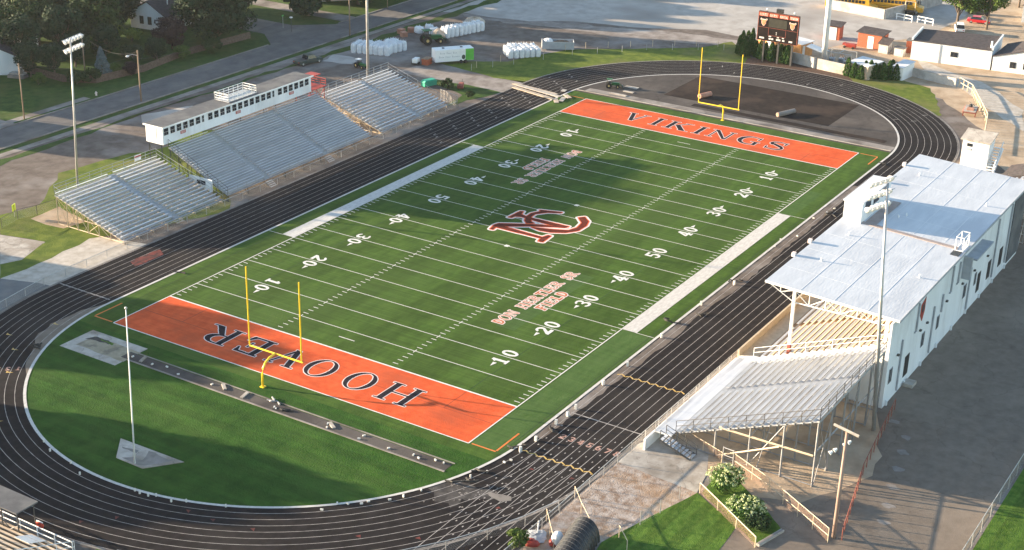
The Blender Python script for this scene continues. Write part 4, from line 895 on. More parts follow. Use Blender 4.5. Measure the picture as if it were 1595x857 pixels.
# rear wall openings
def wwin(x, z0, z1, w, kind='window'):
    f_ = MB().b2((x-w/2-.07, -56.05, z0-.07), (x+w/2+.07, -56.0, z1+.07)).build(kind, 'bluegrey' if kind == 'window' else 'darksteel', gs)
    if kind == 'window':
        MB().b2((x-w/2, -56.07, z0), (x+w/2, -56.045, z1)).build('pane', 'glass', f_); MB().b2((x-.03, -56.09, z0), (x+.03, -56.07, z1)).build('mullion', 'bluegrey', f_)
    else: MB().b2((x-w/2, -56.07, z0), (x+w/2, -56.045, z1)).build('leaf', 'black', f_)
for x, z0, z1, w, k in ((-22.9, 2.5, 4.1, .9, 'window'), (-12.3, 2.5, 4.1, .9, 'window'), (-7.0, 2.6, 4.1, .8, 'window'), (3.1, 2.7, 4.3, 1.0, 'window'), (7.4, 2.8, 4.3, .7, 'window'), (-17.4, 1.1, 3.4, 1.3, 'door'), (9.2, 1.3, 3.7, 1.1, 'door'), (13.6, 1.5, 3.7, 1.2, 'door'), (18.8, 1.4, 3.7, 1.3, 'door'), (23.2, 1.2, 3.3, 1.1, 'door')): wwin(x, z0, z1, w, k)
for x, z0, z1 in ((-20.2, .4, 6.4), (-9.4, .5, 6.2), (-15.6, 5.6, 8.9), (-3.4, 5.8, 9.0), (4.6, .6, 6.0), (-6.4, 4.4, 6.6), (15.2, 1.0, 8.8), (-.8, 6.0, 8.6), (21, 1, 9)):
    m = MB(); m.tube([(x, -56.12, z1), (x, -56.12, z0), (x-.5 if z0 > 5 else x, -56.12, z0)], .10, 6); m.build('downpipe', 'bluegrey', gs)
for x in (-17.4,): MB().b2((x-.7, -56.1, .0), (x+.7, -57.2, .4)).build('doorstep', 'concrete', gs)
for x in (-21.5, -14.2, -11.8, -4.8, 1.2, 6.0, 11.5): MB().b2((x, -56.02, 5.0), (x+.35, -56.25, 5.18)).build('wall_light', 'darksteel', gs)
em = MB().prism([(-14.6, 8.3), (-13.2, 8.8), (-13.2, 7.2), (-13.8, 6.1), (-14.6, 7.0)], -56.06, -56.02, 1).build('pennant_emblem', 'redpaint', gs)
MB().prism([(-14.3, 8.1), (-13.5, 8.3), (-13.6, 7.3), (-14.2, 7.2)], -56.08, -56.065, 1).build('emblem_mark', 'darksteel', em)
m = MB(); m.b2((1.2, -56.02, 8.3), (8.0, -57.4, 8.5)).b2((.6, -56.02, 6.0), (1.0, -57.0, 8.8)); m.build('service_balcony', 'bluegrey', gs)
m = MB(); m.b2((22.2, -56.02, .5), (27.6, -56.12, 9.3)); m.build('dark_cladding', 'grayroof', gs)
for i in range(9): MB().b2((-23.5+i*5.6, -56.0, 0), (-23.25+i*5.6, -56.22, .6)).build('buttress', 'whitewall', gs)
# rooftop ladder frame
lf = thing('ladder_frame', 'small white lattice frame at the roof hatch on the rear edge of the grandstand roof', 'frame', (-.4, -55.4, 10))
m = MB(); a_ = [(-1.2, -55.3), (1.0, -55.3), (1.0, -56.2), (-1.2, -56.2)]
for i in range(4):
    p, q = a_[i], a_[(i+1) % 4]
    for z in (10.0, 11.6): m.bar((p[0], p[1], z), (q[0], q[1], z), .09)
    m.bar((p[0], p[1], 9.9), (p[0], p[1], 11.6), .09)
m.bar((-1.2, -56.2, 10), (1.0, -56.2, 11.6), .07); m.bar((1.0, -56.2, 10), (-1.2, -56.2, 11.6), .07); m.build('frame', 'white', lf)
MB().b2((-2.9, -55.2, 9.97), (-1.4, -56.2, 10.04)).build('hatch', 'black', lf)

b5 = bleacher('bleacher', 'uncovered silver stand on tall steel legs next to the roofed grandstand, nearest the camera', -43.4, -25.2, -41.4, -55.9, 1.5, 7.25, 18, [-33.2], bench='alulight', deck='aludark', frame='legsteel', railm='darksteel', sidex=(True, False), dx=3.4, kk=4, fr_=.15, diag=False)
m = MB(); m.b2((-44.3, -39.5, 1.28), (-24.4, -41.38, 1.4)); m.build('walkway', 'alu', b5)
m = MB(); m.b2((-46.2, -39.5, 0), (-24.4, -39.3, 1.27)); m.build('front_wall', 'white', b5)
m = MB(); rail(m, [(-44.3, -39.6, 1.4), (-24.5, -39.6, 1.4)], 1.05, 2, .03, 2.4); m.build('walkway_railing', 'galv', b5)
m = MB()
for i in range(9): m.b2((-45.4+.0, -40.7-i*.38, 1.25-i*.15), (-44.1, -41.02-i*.38, 1.31-i*.15))
m.build('stair_tread', 'alu', b5)
m = MB(); rail(m, [(-44.1, -40.7, 1.3), (-44.1, -44.1, .1)], 1.0, 2, .04, 1.2); rail(m, [(-45.4, -40.7, 1.3), (-45.4, -44.1, .1)], 1.0, 2, .04, 1.2); m.bar((-44.1, -40.7, 1.2), (-44.1, -44.1, 0), .2); m.bar((-45.4, -40.7, 1.2), (-45.4, -44.1, 0), .2); m.build('stair_rail', 'darksteel', b5)
m = MB()
for (a, c) in ((-43.2, -25.5),):
    m.bar((a, -55.7, 3.6), (c, -55.7, 3.6), .14); m.bar((a, -49, 3.2), (c, -49, 3.2), .12)
m.build('beam', 'legsteel', b5)
m = MB(); m.bar((-43.3, -45.9, 3.3), (-43.3, -55.6, 3.3), .2); m.bar((-43.35, -45.9, .2), (-43.35, -52.2, 3.2), .16); m.build('end_beam', 'tansteel', b5)
b6 = bleacher('bleacher', 'ribbed metal stand just visible beyond the far end of the grandstand roof', 28.2, 41, -41.4, -55.9, 1.5, 7.25, 18, [35], bench='alulight', deck='alu', frame='galv', railm='darksteel', sidex=(False, True))
b4 = bleacher('bleacher', 'small bleacher with orange-lit planks and dark canopy at the bottom left corner', -8.2, 9, 0, 7.5, 1.2, 4.2, 9, [2.5], bench='benchtan', deck='plank', frame='tansteel', railm='white', aw=.9)
rm = MB(); rail(rm, [(-8.2, .2, 1.2), (9, .2, 1.2)], 1.15, 2, .06, 2.0); rm.build('front_railing', 'white', b4, off=(.4, 0, 0))
b4.location = (-91.0, .4, 0); b4.rotation_euler = (0, 0, R(90))
cn = thing('canopy', 'dark flat canopy on thin posts over the bottom left bleacher', 'canopy', (-91.5, .5, 1.2))
m = MB(); m.b2((-90.2, 6.0, 4.0), (-92.6, -3.2, 4.12)); m.build('roof', 'grayroof', cn)
for x, y in ((-90.5, -2.9), (-92.3, -2.9), (-92.3, -.9), (-90.5, 2), (-92.3, 2)): MB().tube([(x, y, 1.2), (x, y, 4.0)], .06, 6).build('post', 'darksteel', cn)
m = MB(); m.bar((-92.3, -2.9, 1.4), (-92.3, -.9, 2.6), .05); m.bar((-92.3, -.9, 1.4), (-92.3, -2.9, 2.6), .05); m.build('brace', 'darksteel', cn)
ob = thing('railing_cushion', 'red-orange cushion hung on the railing of the bottom left bleacher', 'cushion', tuple(at(62, 817, 2)))
MB().ell((0, 0, 0), (.12, .55, .32), 10, 6, .08).build('pad', 'redpaint', ob, off=(0, 0, 0)); MB().tube([(0, -.4, .3), (0, .4, .3)], .05).build('strap', 'white', ob, off=(0, 0, 0))
mb_ = thing('canvas_cover', 'grey sheet lying over orange planks under the bottom left canopy', 'sheet', (-93, -4, 1.6)); MB().prism([(-91.6, 1.62), (-93.4, 2.35), (-93.4, 2.4), (-91.6, 1.67)], -3.6, -5.4, 1).build('sheet', 'white', mb_)

# white hut behind the far bend
ht = thing('observation_hut', 'tall white hut with a sloped roof and side stairs at the far right bend', 'hut', (58.9, -41.5, 0))
MB().b2((57.4, -39.4, 0), (60.4, -43.4, 4.6)).build('wall', 'white', ht)
MB().prism([(57.0, 4.6), (57.0, 4.75), (60.6, 5.5), (60.6, 5.3)], -39.1, -43.7, 1).build('roof', 'concrete', ht)
w_ = MB().b2((57.36, -40.1, 3.6), (57.4, -40.9, 4.1)).build('window', 'glass', ht); MB().b2((57.35, -40.1, 3.0), (57.38, -40.8, 3.35)).build('vent', 'bluegrey', ht)
m = MB()
for i in range(10): m.b2((60.2-i*.42, -43.5, 3.2-i*.32), (60.6-i*.42, -44.6, 3.28-i*.32))
m.bar((60.6, -44.65, 3.2), (56.4, -44.65, 0), .3); m.bar((60.6, -44.65, 4.3), (56.4, -44.65, 1.1), .12); m.build('stairs', 'white', ht)
hs = thing('dark_shed', 'low shed with a dark sloped roof beside the white hut', 'shed', (55, -49, 0)); MB().b2((50, -47.5, 0), (56.5, -54, 2.2)).build('wall', 'woodfence', hs); MB().prism([(-47.2, 2.2), (-50.7, 3.4), (-54.3, 2.2)], 49.7, 56.8).build('roof', 'shingle', hs)

# ------------------------------------------------------------------ scoreboard
sc = thing('scoreboard', 'black and orange stadium scoreboard with a blank video panel on three posts', 'scoreboard', (95.5, 6.7, 0))
Y0_, Y1_, ZB, ZT = 10.9, 2.9, 4.2, 9.6; X_ = 95.2
MB().b2((X_, Y0_, ZB), (X_+.5, Y1_, ZT)).build('cabinet', 'sbblack', sc)
for y in (9.6, 6.7, 4.0): MB().b2((X_+.5, y-.16, 0), (X_+.8, y+.16, ZT)).build('post', 'darksteel', sc)
m = MB(); X = X_-.03
for (a, b_, c, d) in ((Y0_, Y1_, ZT-.08, ZT), (Y0_, Y1_, ZB, ZB+.05), (Y0_, Y1_, 6.7, 6.75)): m.b2((X, a, c), (X_-.001, b_, d))
for y in (Y0_, Y1_+.1): m.b2((X, y, ZB+.07), (X_-.001, y-.1, 6.69)); m.b2((X, y, 6.79), (X_-.001, y-.1, ZT-.13))
m.b2((X, 8.7, 5.3), (X_-.001, 8.64, 6.65)).b2((X, 5.3, 5.3), (X_-.001, 5.24, 6.65)).b2((X, 8.62, 5.3), (X_-.001, 5.32, 5.36)); m.build('trim', 'redrust', sc)
m = MB()
for i in range(4): m.b2((X, Y0_-.15-i*2.0, ZT-.82), (X_-.001, Y0_-1.95-i*1.98, ZT-.18))
hd = m.build('header_panel', 'redor2', sc)
def wtext(parent, name, txt, yl, yr, zb, h, m_, cell=.035):   # text standing on the x face, reading along -y
    b_ = MB(); tot = sum(GL[c][0] if c != ' ' else .5 for c in txt)+.16*(len(txt)-1); ws = abs(yl-yr)/(tot*h); t_ = MB()
    u = 0
    for c in txt:
        if c == ' ': u += (.5+.16)*h*ws; continue
        mk_, w = glyph_mask(c, h, cell, .04, ws); tmp = MB(); runs(tmp, mk_, cell, u-.04, -.04, (0, 0), (1, 0), (0, 1), 0)
        for f__ in tmp.f: b_.poly([(X-.012, yl-tmp.v[k][0], zb+tmp.v[k][1]) for k in f__])
        u += w+.16*h*ws
    b_.build(name, m_, parent)
for i, w in enumerate(('NORTH', 'CANTON', 'MEMORIAL', 'STADIUM')): wtext(hd, 'header_lettering', w, Y0_-.3-i*1.99, Y0_-1.8-i*1.99, ZT-.74, .45, 'pinkwhite')
MB().b2((X, 8.75, 6.9), (X_-.001, 5.15, 8.5)).build('video_panel', 'screen', sc)
def shield(yc, zc, s, m_, nm, par, xo):
    P_ = [(-.62, 1.0), (-.75, 1.25), (-.95, 1.0), (-.85, .55), (-.62, .35), (-.6, -.4), (-.25, -1.05), (0, -1.2), (.25, -1.05), (.6, -.4), (.62, .35), (.85, .55), (.95, 1.0), (.75, 1.25), (.62, 1.0), (.3, .95), (-.3, .95)]
    return MB().prism([(yc+a*s*1.0, zc+b__*s*.82) for a, b__ in P_], X_-xo, X_-.001).build(nm, m_, par)
for y in (9.75, 4.05):
    e_ = shield(y, 7.66, .72, 'pinkwhite', 'shield_emblem', sc, .04); shield(y, 7.64, .60, 'sborange', 'emblem_face', e_, .06)
for y, z, w in ((9.9, 4.55, .95), (8.3, 4.55, .4), (7.8, 4.55, .4), (6.6, 4.55, .85), (5.6, 4.55, .45), (4.2, 4.55, .7), (8.3, 5.05, .5), (6.7, 5.05, .4), (5.7, 5.05, .4), (7.1, 5.55, .12), (7.1, 5.9, .16)): MB().b2((X, y+w/2, z), (X_-.001, y-w/2, z+.3 if z < 5 else z+.18)).build('score_caption', 'sbtext', sc)
for y in (9.4, 6.9, 4.0): MB().ell((X_+.3, y, ZT+.45), (.18, .18, .2)).build('top_light', 'white', sc)
MB().b2((X_+.1, 7.5, ZT+.01), (X_+.8, 6.3, ZT+.75)).build('loudspeaker', 'black', sc)

# ------------------------------------------------------------------ buildings
def shed(name, label, corners, h, wall, roof, over=.25, kind='flat', rise=.8, door=None, parts=None, cat='building', rt=.14):
    C_ = [Vector((c[0], c[1], 0)) for c in corners]; cx = sum((c for c in C_), Vector())/len(C_)
    t = thing(name, label, cat, tuple(cx)); MB().prism([(c.x, c.y) for c in C_], 0, h, 2).build('wall', wall, t)
    O = [cx+(c-cx)*(1+over/(c-cx).length) for c in C_]
    if kind == 'flat': MB().prism([(c.x, c.y) for c in O], h, h+rt, 2).build('roof', roof, t)
    elif kind == 'mono':
        m = MB(); n = len(m.v); hs_ = [h+.02, h+.02, h+rise, h+rise]; m.v += [(c.x, c.y, z) for c, z in zip(O, hs_)]+[(c.x, c.y, z+rt) for c, z in zip(O, hs_)]
        m.f += [(0, 1, 2, 3), (4, 5, 6, 7)]+[(i, (i+1) % 4, 4+(i+1) % 4, 4+i) for i in range(4)]; m.build('roof', roof, t)
        m = MB(); m.v += [(c.x, c.y, h-.01) for c in C_]+[(C_[2].x, C_[2].y, h+rise), (C_[3].x, C_[3].y, h+rise)]; m.f += [(2, 3, 5, 4), (1, 2, 4), (0, 5, 3)]; m.build('gable', wall, t)
    elif kind == 'gable':                      # ridge runs from the middle of side 0-1 to the middle of side 3-2
        r0, r1 = (O[0]+O[1])/2, (O[3]+O[2])/2; q0, q1 = (C_[0]+C_[1])/2, (C_[3]+C_[2])/2
        for a, b__, c, d in ((O[0], r0, r1, O[3]), (O[1], r0, r1, O[2])):
            m = MB(); z0, z_ = h-.1, h+rise
            m.v += [(a.x, a.y, z0), (b__.x, b__.y, z_), (c.x, c.y, z_), (d.x, d.y, z0)]+[(a.x, a.y, z0+.14), (b__.x, b__.y, z_+.14), (c.x, c.y, z_+.14), (d.x, d.y, z0+.14)]
            m.f += [(0, 1, 2, 3), (4, 5, 6, 7)]+[(i, (i+1) % 4, 4+(i+1) % 4, 4+i) for i in range(4)]; m.build('roof', roof, t)
        for (a, b__, q) in ((C_[0], C_[1], q0), (C_[3], C_[2], q1)):
            MB().poly([(a.x, a.y, h), (b__.x, b__.y, h), (q.x, q.y, h+rise-.06)]).build('gable', wall, t)
    return t
def wallbox(t, a, b, u0, u1, z0, z1, name, m_, off=.03, frame=None):
    a, b = Vector((a[0], a[1], 0)), Vector((b[0], b[1], 0)); d = (b-a).normalized(); n_ = Vector((d.y, -d.x, 0))
    if (a-Vector(CAM)).dot(n_) > 0: n_ = -n_
    def q(u, z, o): v = a+d*u+n_*o; return (v.x, v.y, z)
    def slab(u0, u1, z0, z1, o0, o1):
        m = MB(); m.v += [q(u0, z0, o0), q(u1, z0, o0), q(u1, z1, o0), q(u0, z1, o0), q(u0, z0, o1), q(u1, z0, o1), q(u1, z1, o1), q(u0, z1, o1)]
        m.f += [(0, 1, 2, 3), (4, 5, 6, 7)]+[(i, (i+1) % 4, 4+(i+1) % 4, 4+i) for i in range(4)]; return m
    if frame:
        f_ = slab(u0-.08, u1+.08, z0-.08, z1+.08, .003, off*.7).build(name, frame, t); slab(u0, u1, z0, z1, off*.72, off).build('pane', m_, f_)
        slab((u0+u1)/2-.03, (u0+u1)/2+.03, z0, z1, off*1.02, off*1.4).build('mullion', frame, f_); return f_
    return slab(u0, u1, z0, z1, .003, off).build(name, m_, t)
# long white workshop on the right
wc = [(114.3, -12.6), (117.6, -33.2), (131.5, -31.2), (128.5, -10.6)]
p0, p1 = (114.6, -12.6), (116.2, -27.3); q0, q1 = (127.5, -27.0), (124, -11.6)
wb = shed('workshop_building', 'white block building with a large dark flat roof behind the dirt yard', [p0, p1, (128, -26.0), (124.4, -11.4)], 3.6, 'white', 'shingle', .12)
for (a, b__, c) in ((p0, (124.4, -11.4), 'white'), (p1, (128, -26.0), 'white')):
    v = Vector((b__[0]-a[0], b__[1]-a[1], 0)); L_ = v.length; m = MB(); m.box(((a[0]+b__[0])/2, (a[1]+b__[1])/2, 3.95), (L_, .3, .5), math.atan2(v.y, v.x)); m.build('parapet', c, wb)
wallbox(wb, p0, p1, 7.4, 8.6, 1.6, 2.4, 'window', 'glass', .06, 'darksteel'); wallbox(wb, p0, p1, 5.2, 5.4, 0, 3.5, 'downpipe', 'bluegrey', .08)
MB().tube([(118, -26.6, 3.7), (118, -26.6, 5.0)], .18, 8).build('chimney', 'white', wb)
wb2 = shed('workshop_annex', 'white annex with a tan and dark gabled roof joined to the flat-roofed workshop', [(116.25, -27.6), (117.6, -41), (128.5, -40), (127, -27.4)], 2.7, 'white', 'shingle', .2, 'gable', 1.9)
for u in (3.2, 5.6): wallbox(wb2, (116.25, -27.6), (117.6, -41), u, u+.95, 1.0, 2.0, 'window', 'glass', .06, 'darksteel')
for x, y in ((121.5, -33), (124, -36.5)): MB().tube([(x, y, 3.5), (x, y, 4.9)], .14, 6).build('vent_pipe', 'white', wb2)
wb3 = shed('brick_kiosk_end', 'small brick store with a grey roof at the left end of the workshop', [(118.6, -10.3), (118.9, -11.6), (121, -11.4), (120.8, -10.1)], 2.4, 'brick', 'grayroof', .15, cat='store')
# brick huts
h1 = shed('brick_toilet_hut', 'narrow brick hut with white door directly right of the white pole', [(119.5, 6.2), (119.7, 3.6), (122.3, 3.8), (122.1, 6.4)], 2.7, 'brick', 'shingle', .5, 'mono', .35, cat='hut'); wallbox(h1, (119.5, 6.2), (119.7, 3.6), .5, 2.0, 0, 2.5, 'door', 'white', .05)
h2 = shed('brick_concession_hut', 'wider red brick hut with central white door and grey roof', [(117.7, -.9), (117.3, -5.8), (120.6, -6.0), (121.0, -1.1)], 2.8, 'brick', 'shingle', .5, 'mono', .4, cat='hut'); wallbox(h2, (117.7, -.9), (117.3, -5.8), 2.1, 3.3, 0, 2.4, 'door', 'white', .05)
h3 = shed('ticket_booth', 'little dark roofed ticket booth right of the wide brick hut', [(115.6, -5.9), (115.4, -7.8), (117.2, -8), (117.4, -6.1)], 1.7, 'block', 'shingle', .3, 'mono', .9, cat='booth'); wallbox(h3, (115.6, -5.9), (115.4, -7.8), .5, 1.5, .7, 1.3, 'window', 'white', .04)
h4 = shed('ticket_booth', 'little grey booth with an open counter between dark booth and white workshop', [(115.4, -9.1), (115.2, -10.9), (116.6, -11), (116.8, -9.2)], 1.5, 'block', 'grayroof', .2, cat='booth'); wallbox(h4, (115.4, -9.1), (115.2, -10.9), .4, 1.4, .6, 1.2, 'window', 'white', .04)
rbn = thing('red_cart', 'low red cart parked in front of the wide brick hut', 'cart', (115.5, -.6, 0)); MB().box((115.5, -.4, .55), (1.2, 2.0, .7), .1).build('body', 'redpaint', rbn, bevel=.08); MB().box((115.4, .9, .75), (1.0, .5, .35), .1).build('hood', 'redpaint', rbn); 
for y in (-1.1, .6): MB().tube([(114.85, y, .25), (114.7, y, .25)], .25, 10).build('wheel', 'rubbertyre', rbn)
# orange building behind scoreboard, with its open awning
og = shed('storage_building', 'orange block building with a pale flat roof behind the scoreboard', [(104.9, 14.6), (102.0, 4.6), (106.0, 3.8), (108.9, 13.6)], 2.7, 'orangewall', 'roofw', .35, cat='building')
wallbox(og, (104.9, 14.6), (102.0, 4.6), 2.3, 3.9, 0, 2.2, 'arched_door', 'white', .05)
wallbox(og, (102.0, 4.6), (106.0, 3.8), .6, 1.4, 0, 2.3, 'door', 'white', .05)
aw = thing('awning', 'white sloping awning attached beside the storage building near the transformers', 'awning', (103.5, 1.8, 0)); MB().prism([(3.6, 2.5), (0, 1.7), (0, 1.8), (3.6, 2.6)], 102, 104.6).build('roof', 'white', aw)
for x, y in ((102.2, .2), (104.4, .2)): MB().tube([(x, y, 0), (x, y, 1.8)], .08, 6).build('post', 'galv', aw)
# block walls
def wallseg(label, a, b, h, m_='block'):
    a, b = Vector(a), Vector(b); v = b-a; t = thing('block_wall', label, 'wall', ((a.x+b.x)/2, (a.y+b.y)/2, 0))
    MB().box(((a.x+b.x)/2, (a.y+b.y)/2, h/2), (v.length, .25, h), math.atan2(v.y, v.x)).build('wall', m_, t); MB().box(((a.x+b.x)/2, (a.y+b.y)/2, h+.05), (v.length, .33, .09), math.atan2(v.y, v.x)).build('coping', 'concrete', t)
wallseg('grey block wall in shade between the scoreboard posts and the white pole', (98.6, 4.8), (97.3, -.4), 1.9)
wallseg('pale tan block wall section between white pole and electrical cabin', (97.25, -.7), (96.2, -6.8), 1.9, 'concrete')
wallseg('long grey block wall running from white shed to the wooden fence', (103.4, -15.6), (101.0, -25.5), 1.5)
wallseg('tall concrete wall of the bus yard behind the white pole', (144.5, 16), (142.6, 2.4), 2.0); wallseg('tall concrete side wall of the bus yard beside the white rail fences', (142.6, 2.3), (164, -3.2), 2.0)
cbn = shed('electrical_cabin', 'tan brick cabin with a white roof behind the right row of conifers', [(96.4, -6.9), (95.3, -11.0), (99.4, -12.2), (100.5, -8.1)], 2.5, 'pile', 'roofw', .25, 'mono', .25, cat='cabin')
ws = shed('garden_shed', 'small bright white shed at the right end of the conifer row', [(99.2, -14.2), (98.9, -16.3), (103.4, -16.9), (103.7, -14.8)], 2.3, 'white', 'roofw', .2, 'mono', .3, cat='shed')
for i, (x, y) in enumerate(((100.6, -2.2), (101.4, -3.8), (100.2, -5.2))):
    t = thing('transformer', ['grey transformer closest to the white pole inside the block wall enclosure', 'middle grey transformer inside the block wall enclosure', 'grey transformer nearest the tan cabin inside the block wall enclosure'][i], 'transformer', (x, y, 0), group='transformers in the walled enclosure')
    MB().box((x, y, 1.0), (1.1, .9, 1.5)).build('tank', 'bluegrey', t, bevel=.05)
    for k in (-.3, 0, .3): MB().tube([(x, y+k, 1.75), (x, y+k, 2.35)], [.09, .04], 6).build('bushing', 'woodfence', t)
    for k in range(5): MB().b2((x-.62, y-.4+k*.18, .4), (x-.55, y-.36+k*.18, 1.6)).build('fin', 'darksteel', t)
gf = thing('gantry', 'thin grey steel gantry over the transformers', 'gantry', (101, -4, 0)); m = MB()
for x, y in ((99.6, -1.4), (99.4, -6.3), (102.3, -1.4), (102.2, -6.3)): m.bar((x, y, 0), (x, y, 3), .1)
m.bar((99.6, -1.4, 3), (99.4, -6.3, 3), .1); m.bar((102.3, -1.4, 3), (102.2, -6.3, 3), .1); m.bar((99.5, -3.8, 3), (102.2, -3.8, 3), .1); m.bar((99.6, -1.4, 2.95), (102.3, -1.4, 2.95), .08); m.build('frame', 'galv', gf)
# houses top left
hA = shed('white_house', 'white house with a dark shingle roof among the dark garden trees', [(43.9, 120.6), (45.0, 112.2), (58, 113.4), (56.9, 121.8)], 3.0, 'whitewall', 'shingle', .5, 'gable', 2.6, cat='house')
for u in (2.3, 4.2): wallbox(hA, (43.9, 120.6), (45.0, 112.2), u, u+.75, 1.1, 2.5, 'window', 'glass', .06, 'darksteel')
MB().b2((50, 116.7, 5.0), (50.9, 117.5, 6.6)).build('chimney', 'brick', hA); MB().tube([(48, 114.5, 4.6), (48, 114.5, 5.5)], .12, 6).build('vent_pipe', 'white', hA)
hB = shed('white_garage', 'white gabled garage cut by the left edge of the picture', [(3.0, 118.0), (8.3, 111.4), (13.5, 115.6), (8.2, 122.2)], 3.2, 'whitewall', 'shingle', .25, 'gable', 1.9, cat='garage')
hC = shed('cream_house', 'cream house with white porch at the top edge beyond the side street', [(80, 108), (88, 100.5), (96, 108), (88, 116)], 3.6, 'pinkwhite', 'shingle', .4, 'gable', 2.4, cat='house')
for u in (1.4, 4.0, 7.4): wallbox(hC, (80, 108), (88, 100.5), u, u+.9, 1.2, 2.5, 'window', 'glass', .06, 'white')
wallbox(hC, (80, 108), (88, 100.5), 5.6, 6.6, 0, 2.3, 'door', 'woodfence', .06)
hD = shed('light_blue_house', 'pale blue gabled house at the top right corner behind the trees', [(158, -22), (158.5, -30), (172, -30), (171.5, -22)], 3.6, 'bluegrey', 'shingle', .4, 'gable', 2.2, cat='house')
hE = shed('grey_roof_house', 'house with a grey roof at the far left edge behind the garage', [(14, 127), (21, 121), (26, 127), (19, 133)], 3.0, 'whitewall', 'shingle', .4, 'gable', 1.8, cat='house')
gd = thing('garden_bench', 'grey stacked slabs beside the white garage wall', 'slab pile', tuple(at(28, 121))); c = at(28, 121)
MB().box((c.x, c.y, .3), (1.6, 3.2, .5), .3).build('slab', 'concrete_dark', gd); MB().box((c.x+.3, c.y+.2, .7), (1.3, 2.7, .25), .35).build('slab', 'concrete', gd)
# ------------------------------------------------------------------ vehicles
def wheelset(t, L_, W_, xs, r=.36, w=.24, ox=0):
    for x in xs:
        for s in (-1, 1):
            o = MB().tube([(x, s*(W_/2-.02), r), (x, s*(W_/2-w), r)], r, 14).build('wheel', 'rubbertyre', t, off=(0, 0, 0))
            MB().tube([(x, s*(W_/2+.005), r), (x, s*(W_/2-.03), r)], r*.55, 10).build('rim', 'galv', o, off=(0, 0, 0))
def car(name, label, loc, rz, paint, kind='sedan', cat='car', L_=4.5, W_=1.8, group=None):
    t = thing(name, label, cat, loc, rz, group); h = {'sedan': (.85, 1.42), 'suv': (1.05, 1.85), 'pickup': (1.0, 1.75)}[kind]
    prof = [(-L_/2, .42), (-L_/2, h[0]-.08), (-L_/2+.12, h[0]), (L_/2-.9, h[0]), (L_/2-.12, h[0]-.12), (L_/2, h[0]-.32), (L_/2, .42), (L_/2-.35, .28), (-L_/2+.35, .28)]
    MB().prism(prof, -W_/2, W_/2, 1).build('body', paint, t, off=(0, 0, 0), bevel=.06)
    b0, b1 = {'sedan': (-L_/2+.55, L_/2-1.35), 'suv': (-L_/2+.08, L_/2-1.25), 'pickup': (-L_/2+2.0, L_/2-1.25)}[kind]
    sl_ = .12 if kind == 'suv' else .55 if kind == 'sedan' else .12
    cab = MB(); n = 0
    low = [(b0, -W_/2+.07), (b1, -W_/2+.07), (b1, W_/2-.07), (b0, W_/2-.07)]; up = [(b0+sl_, -W_/2+.22), (b1-.6, -W_/2+.22), (b1-.6, W_/2-.22), (b0+sl_, W_/2-.22)]
    cab.v += [(x, y, h[0]-.01) for x, y in low]+[(x, y, h[1]-.05) for x, y in up]; cab.f += [(3, 2, 1, 0), (4, 5, 6, 7)]+[(i, (i+1) % 4, 4+(i+1) % 4, 4+i) for i in range(4)]
    cab.build('window_band', 'glass', t, off=(0, 0, 0), bevel=.04)
    MB().b2((up[0][0]-.05, up[0][1]-.03, h[1]-.055), (up[1][0]+.08, up[2][1]+.03, h[1])).build('roof', paint, t, off=(0, 0, 0), bevel=.03)
    if kind == 'pickup': MB().b2((-L_/2+.15, -W_/2+.15, h[0]+.002), (b0-.1, W_/2-.15, h[0]+.02)).build('load_bed', 'black', t, off=(0, 0, 0))
    for s in (-1, 1):
        MB().b2((L_/2-.04, s*(W_/2-.12), .62), (L_/2+.015, s*(W_/2-.5), .76)).build('headlight', 'white', t, off=(0, 0, 0)); MB().b2((-L_/2-.015, s*(W_/2-.1), .66), (-L_/2+.03, s*(W_/2-.42), .8)).build('tail_light', 'redpaint', t, off=(0, 0, 0))
    for x0_ in (L_/2-.02, -L_/2-.06): MB().b2((x0_, -W_/2+.1, .36), (x0_+.08, W_/2-.1, .5)).build('bumper', 'black', t, off=(0, 0, 0))
    wheelset(t, L_, W_, (-L_/2+.85, L_/2-.85)); return t
def g2(px, py): v = at(px, py); return (v.x, v.y, 0)
car('pickup_truck', 'dark green pickup truck parked on the gravel behind the press box', g2(480, 99), R(-12), 'cargreen', 'pickup', 'truck', 5.4, 1.95)
car('parked_car', 'bright red car parked between the two trees at the top right', g2(1524, 36), R(-80), 'carred', 'sedan', L_=4.6)
car('parked_car', 'dark car parked directly behind the bright red one', g2(1523, 22), R(-78), 'cargrey', 'suv', L_=4.6)
car('parked_car', 'white car parked under the tree behind the flat-roofed workshop', g2(1494, 49), R(20), 'white', 'suv', L_=4.4)
tk = thing('flatbed_truck', 'dark truck with an open frame parked behind the white rail fences', 'truck', g2(1421, 20), R(5))
MB().b2((-2.8, -1.1, .7), (1.0, 1.1, 1.0)).build('bed', 'cargrey', tk, off=L0); MB().prism([(1.1, .5), (1.1, 2.5), (2.2, 2.5), (2.7, 1.5), (3.4, 1.3), (3.4, .5)], -1.05, 1.05, 1).build('cab', 'cargrey', tk, off=L0, bevel=.06)
m = MB()
for x in (-2.7, -.9, .9):
    for y in (-1.05, 1.05): m.bar((x, y, 1), (x, y, 2.9), .12)
for y in (-1.05, 1.05): m.bar((-2.7, y, 2.9), (.9, y, 2.9), .12)
for x in (-2.7, -.9, .9): m.bar((x, -1.05, 2.9), (x, 1.05, 2.9), .12)
m.build('frame', 'tansteel', tk, off=L0); MB().b2((1.3, -1.07, 1.7), (2.1, 1.07, 2.3)).build('side_window', 'glass', tk, off=L0); wheelset(tk, 6, 2.2, (-1.8, 2.3), .45)
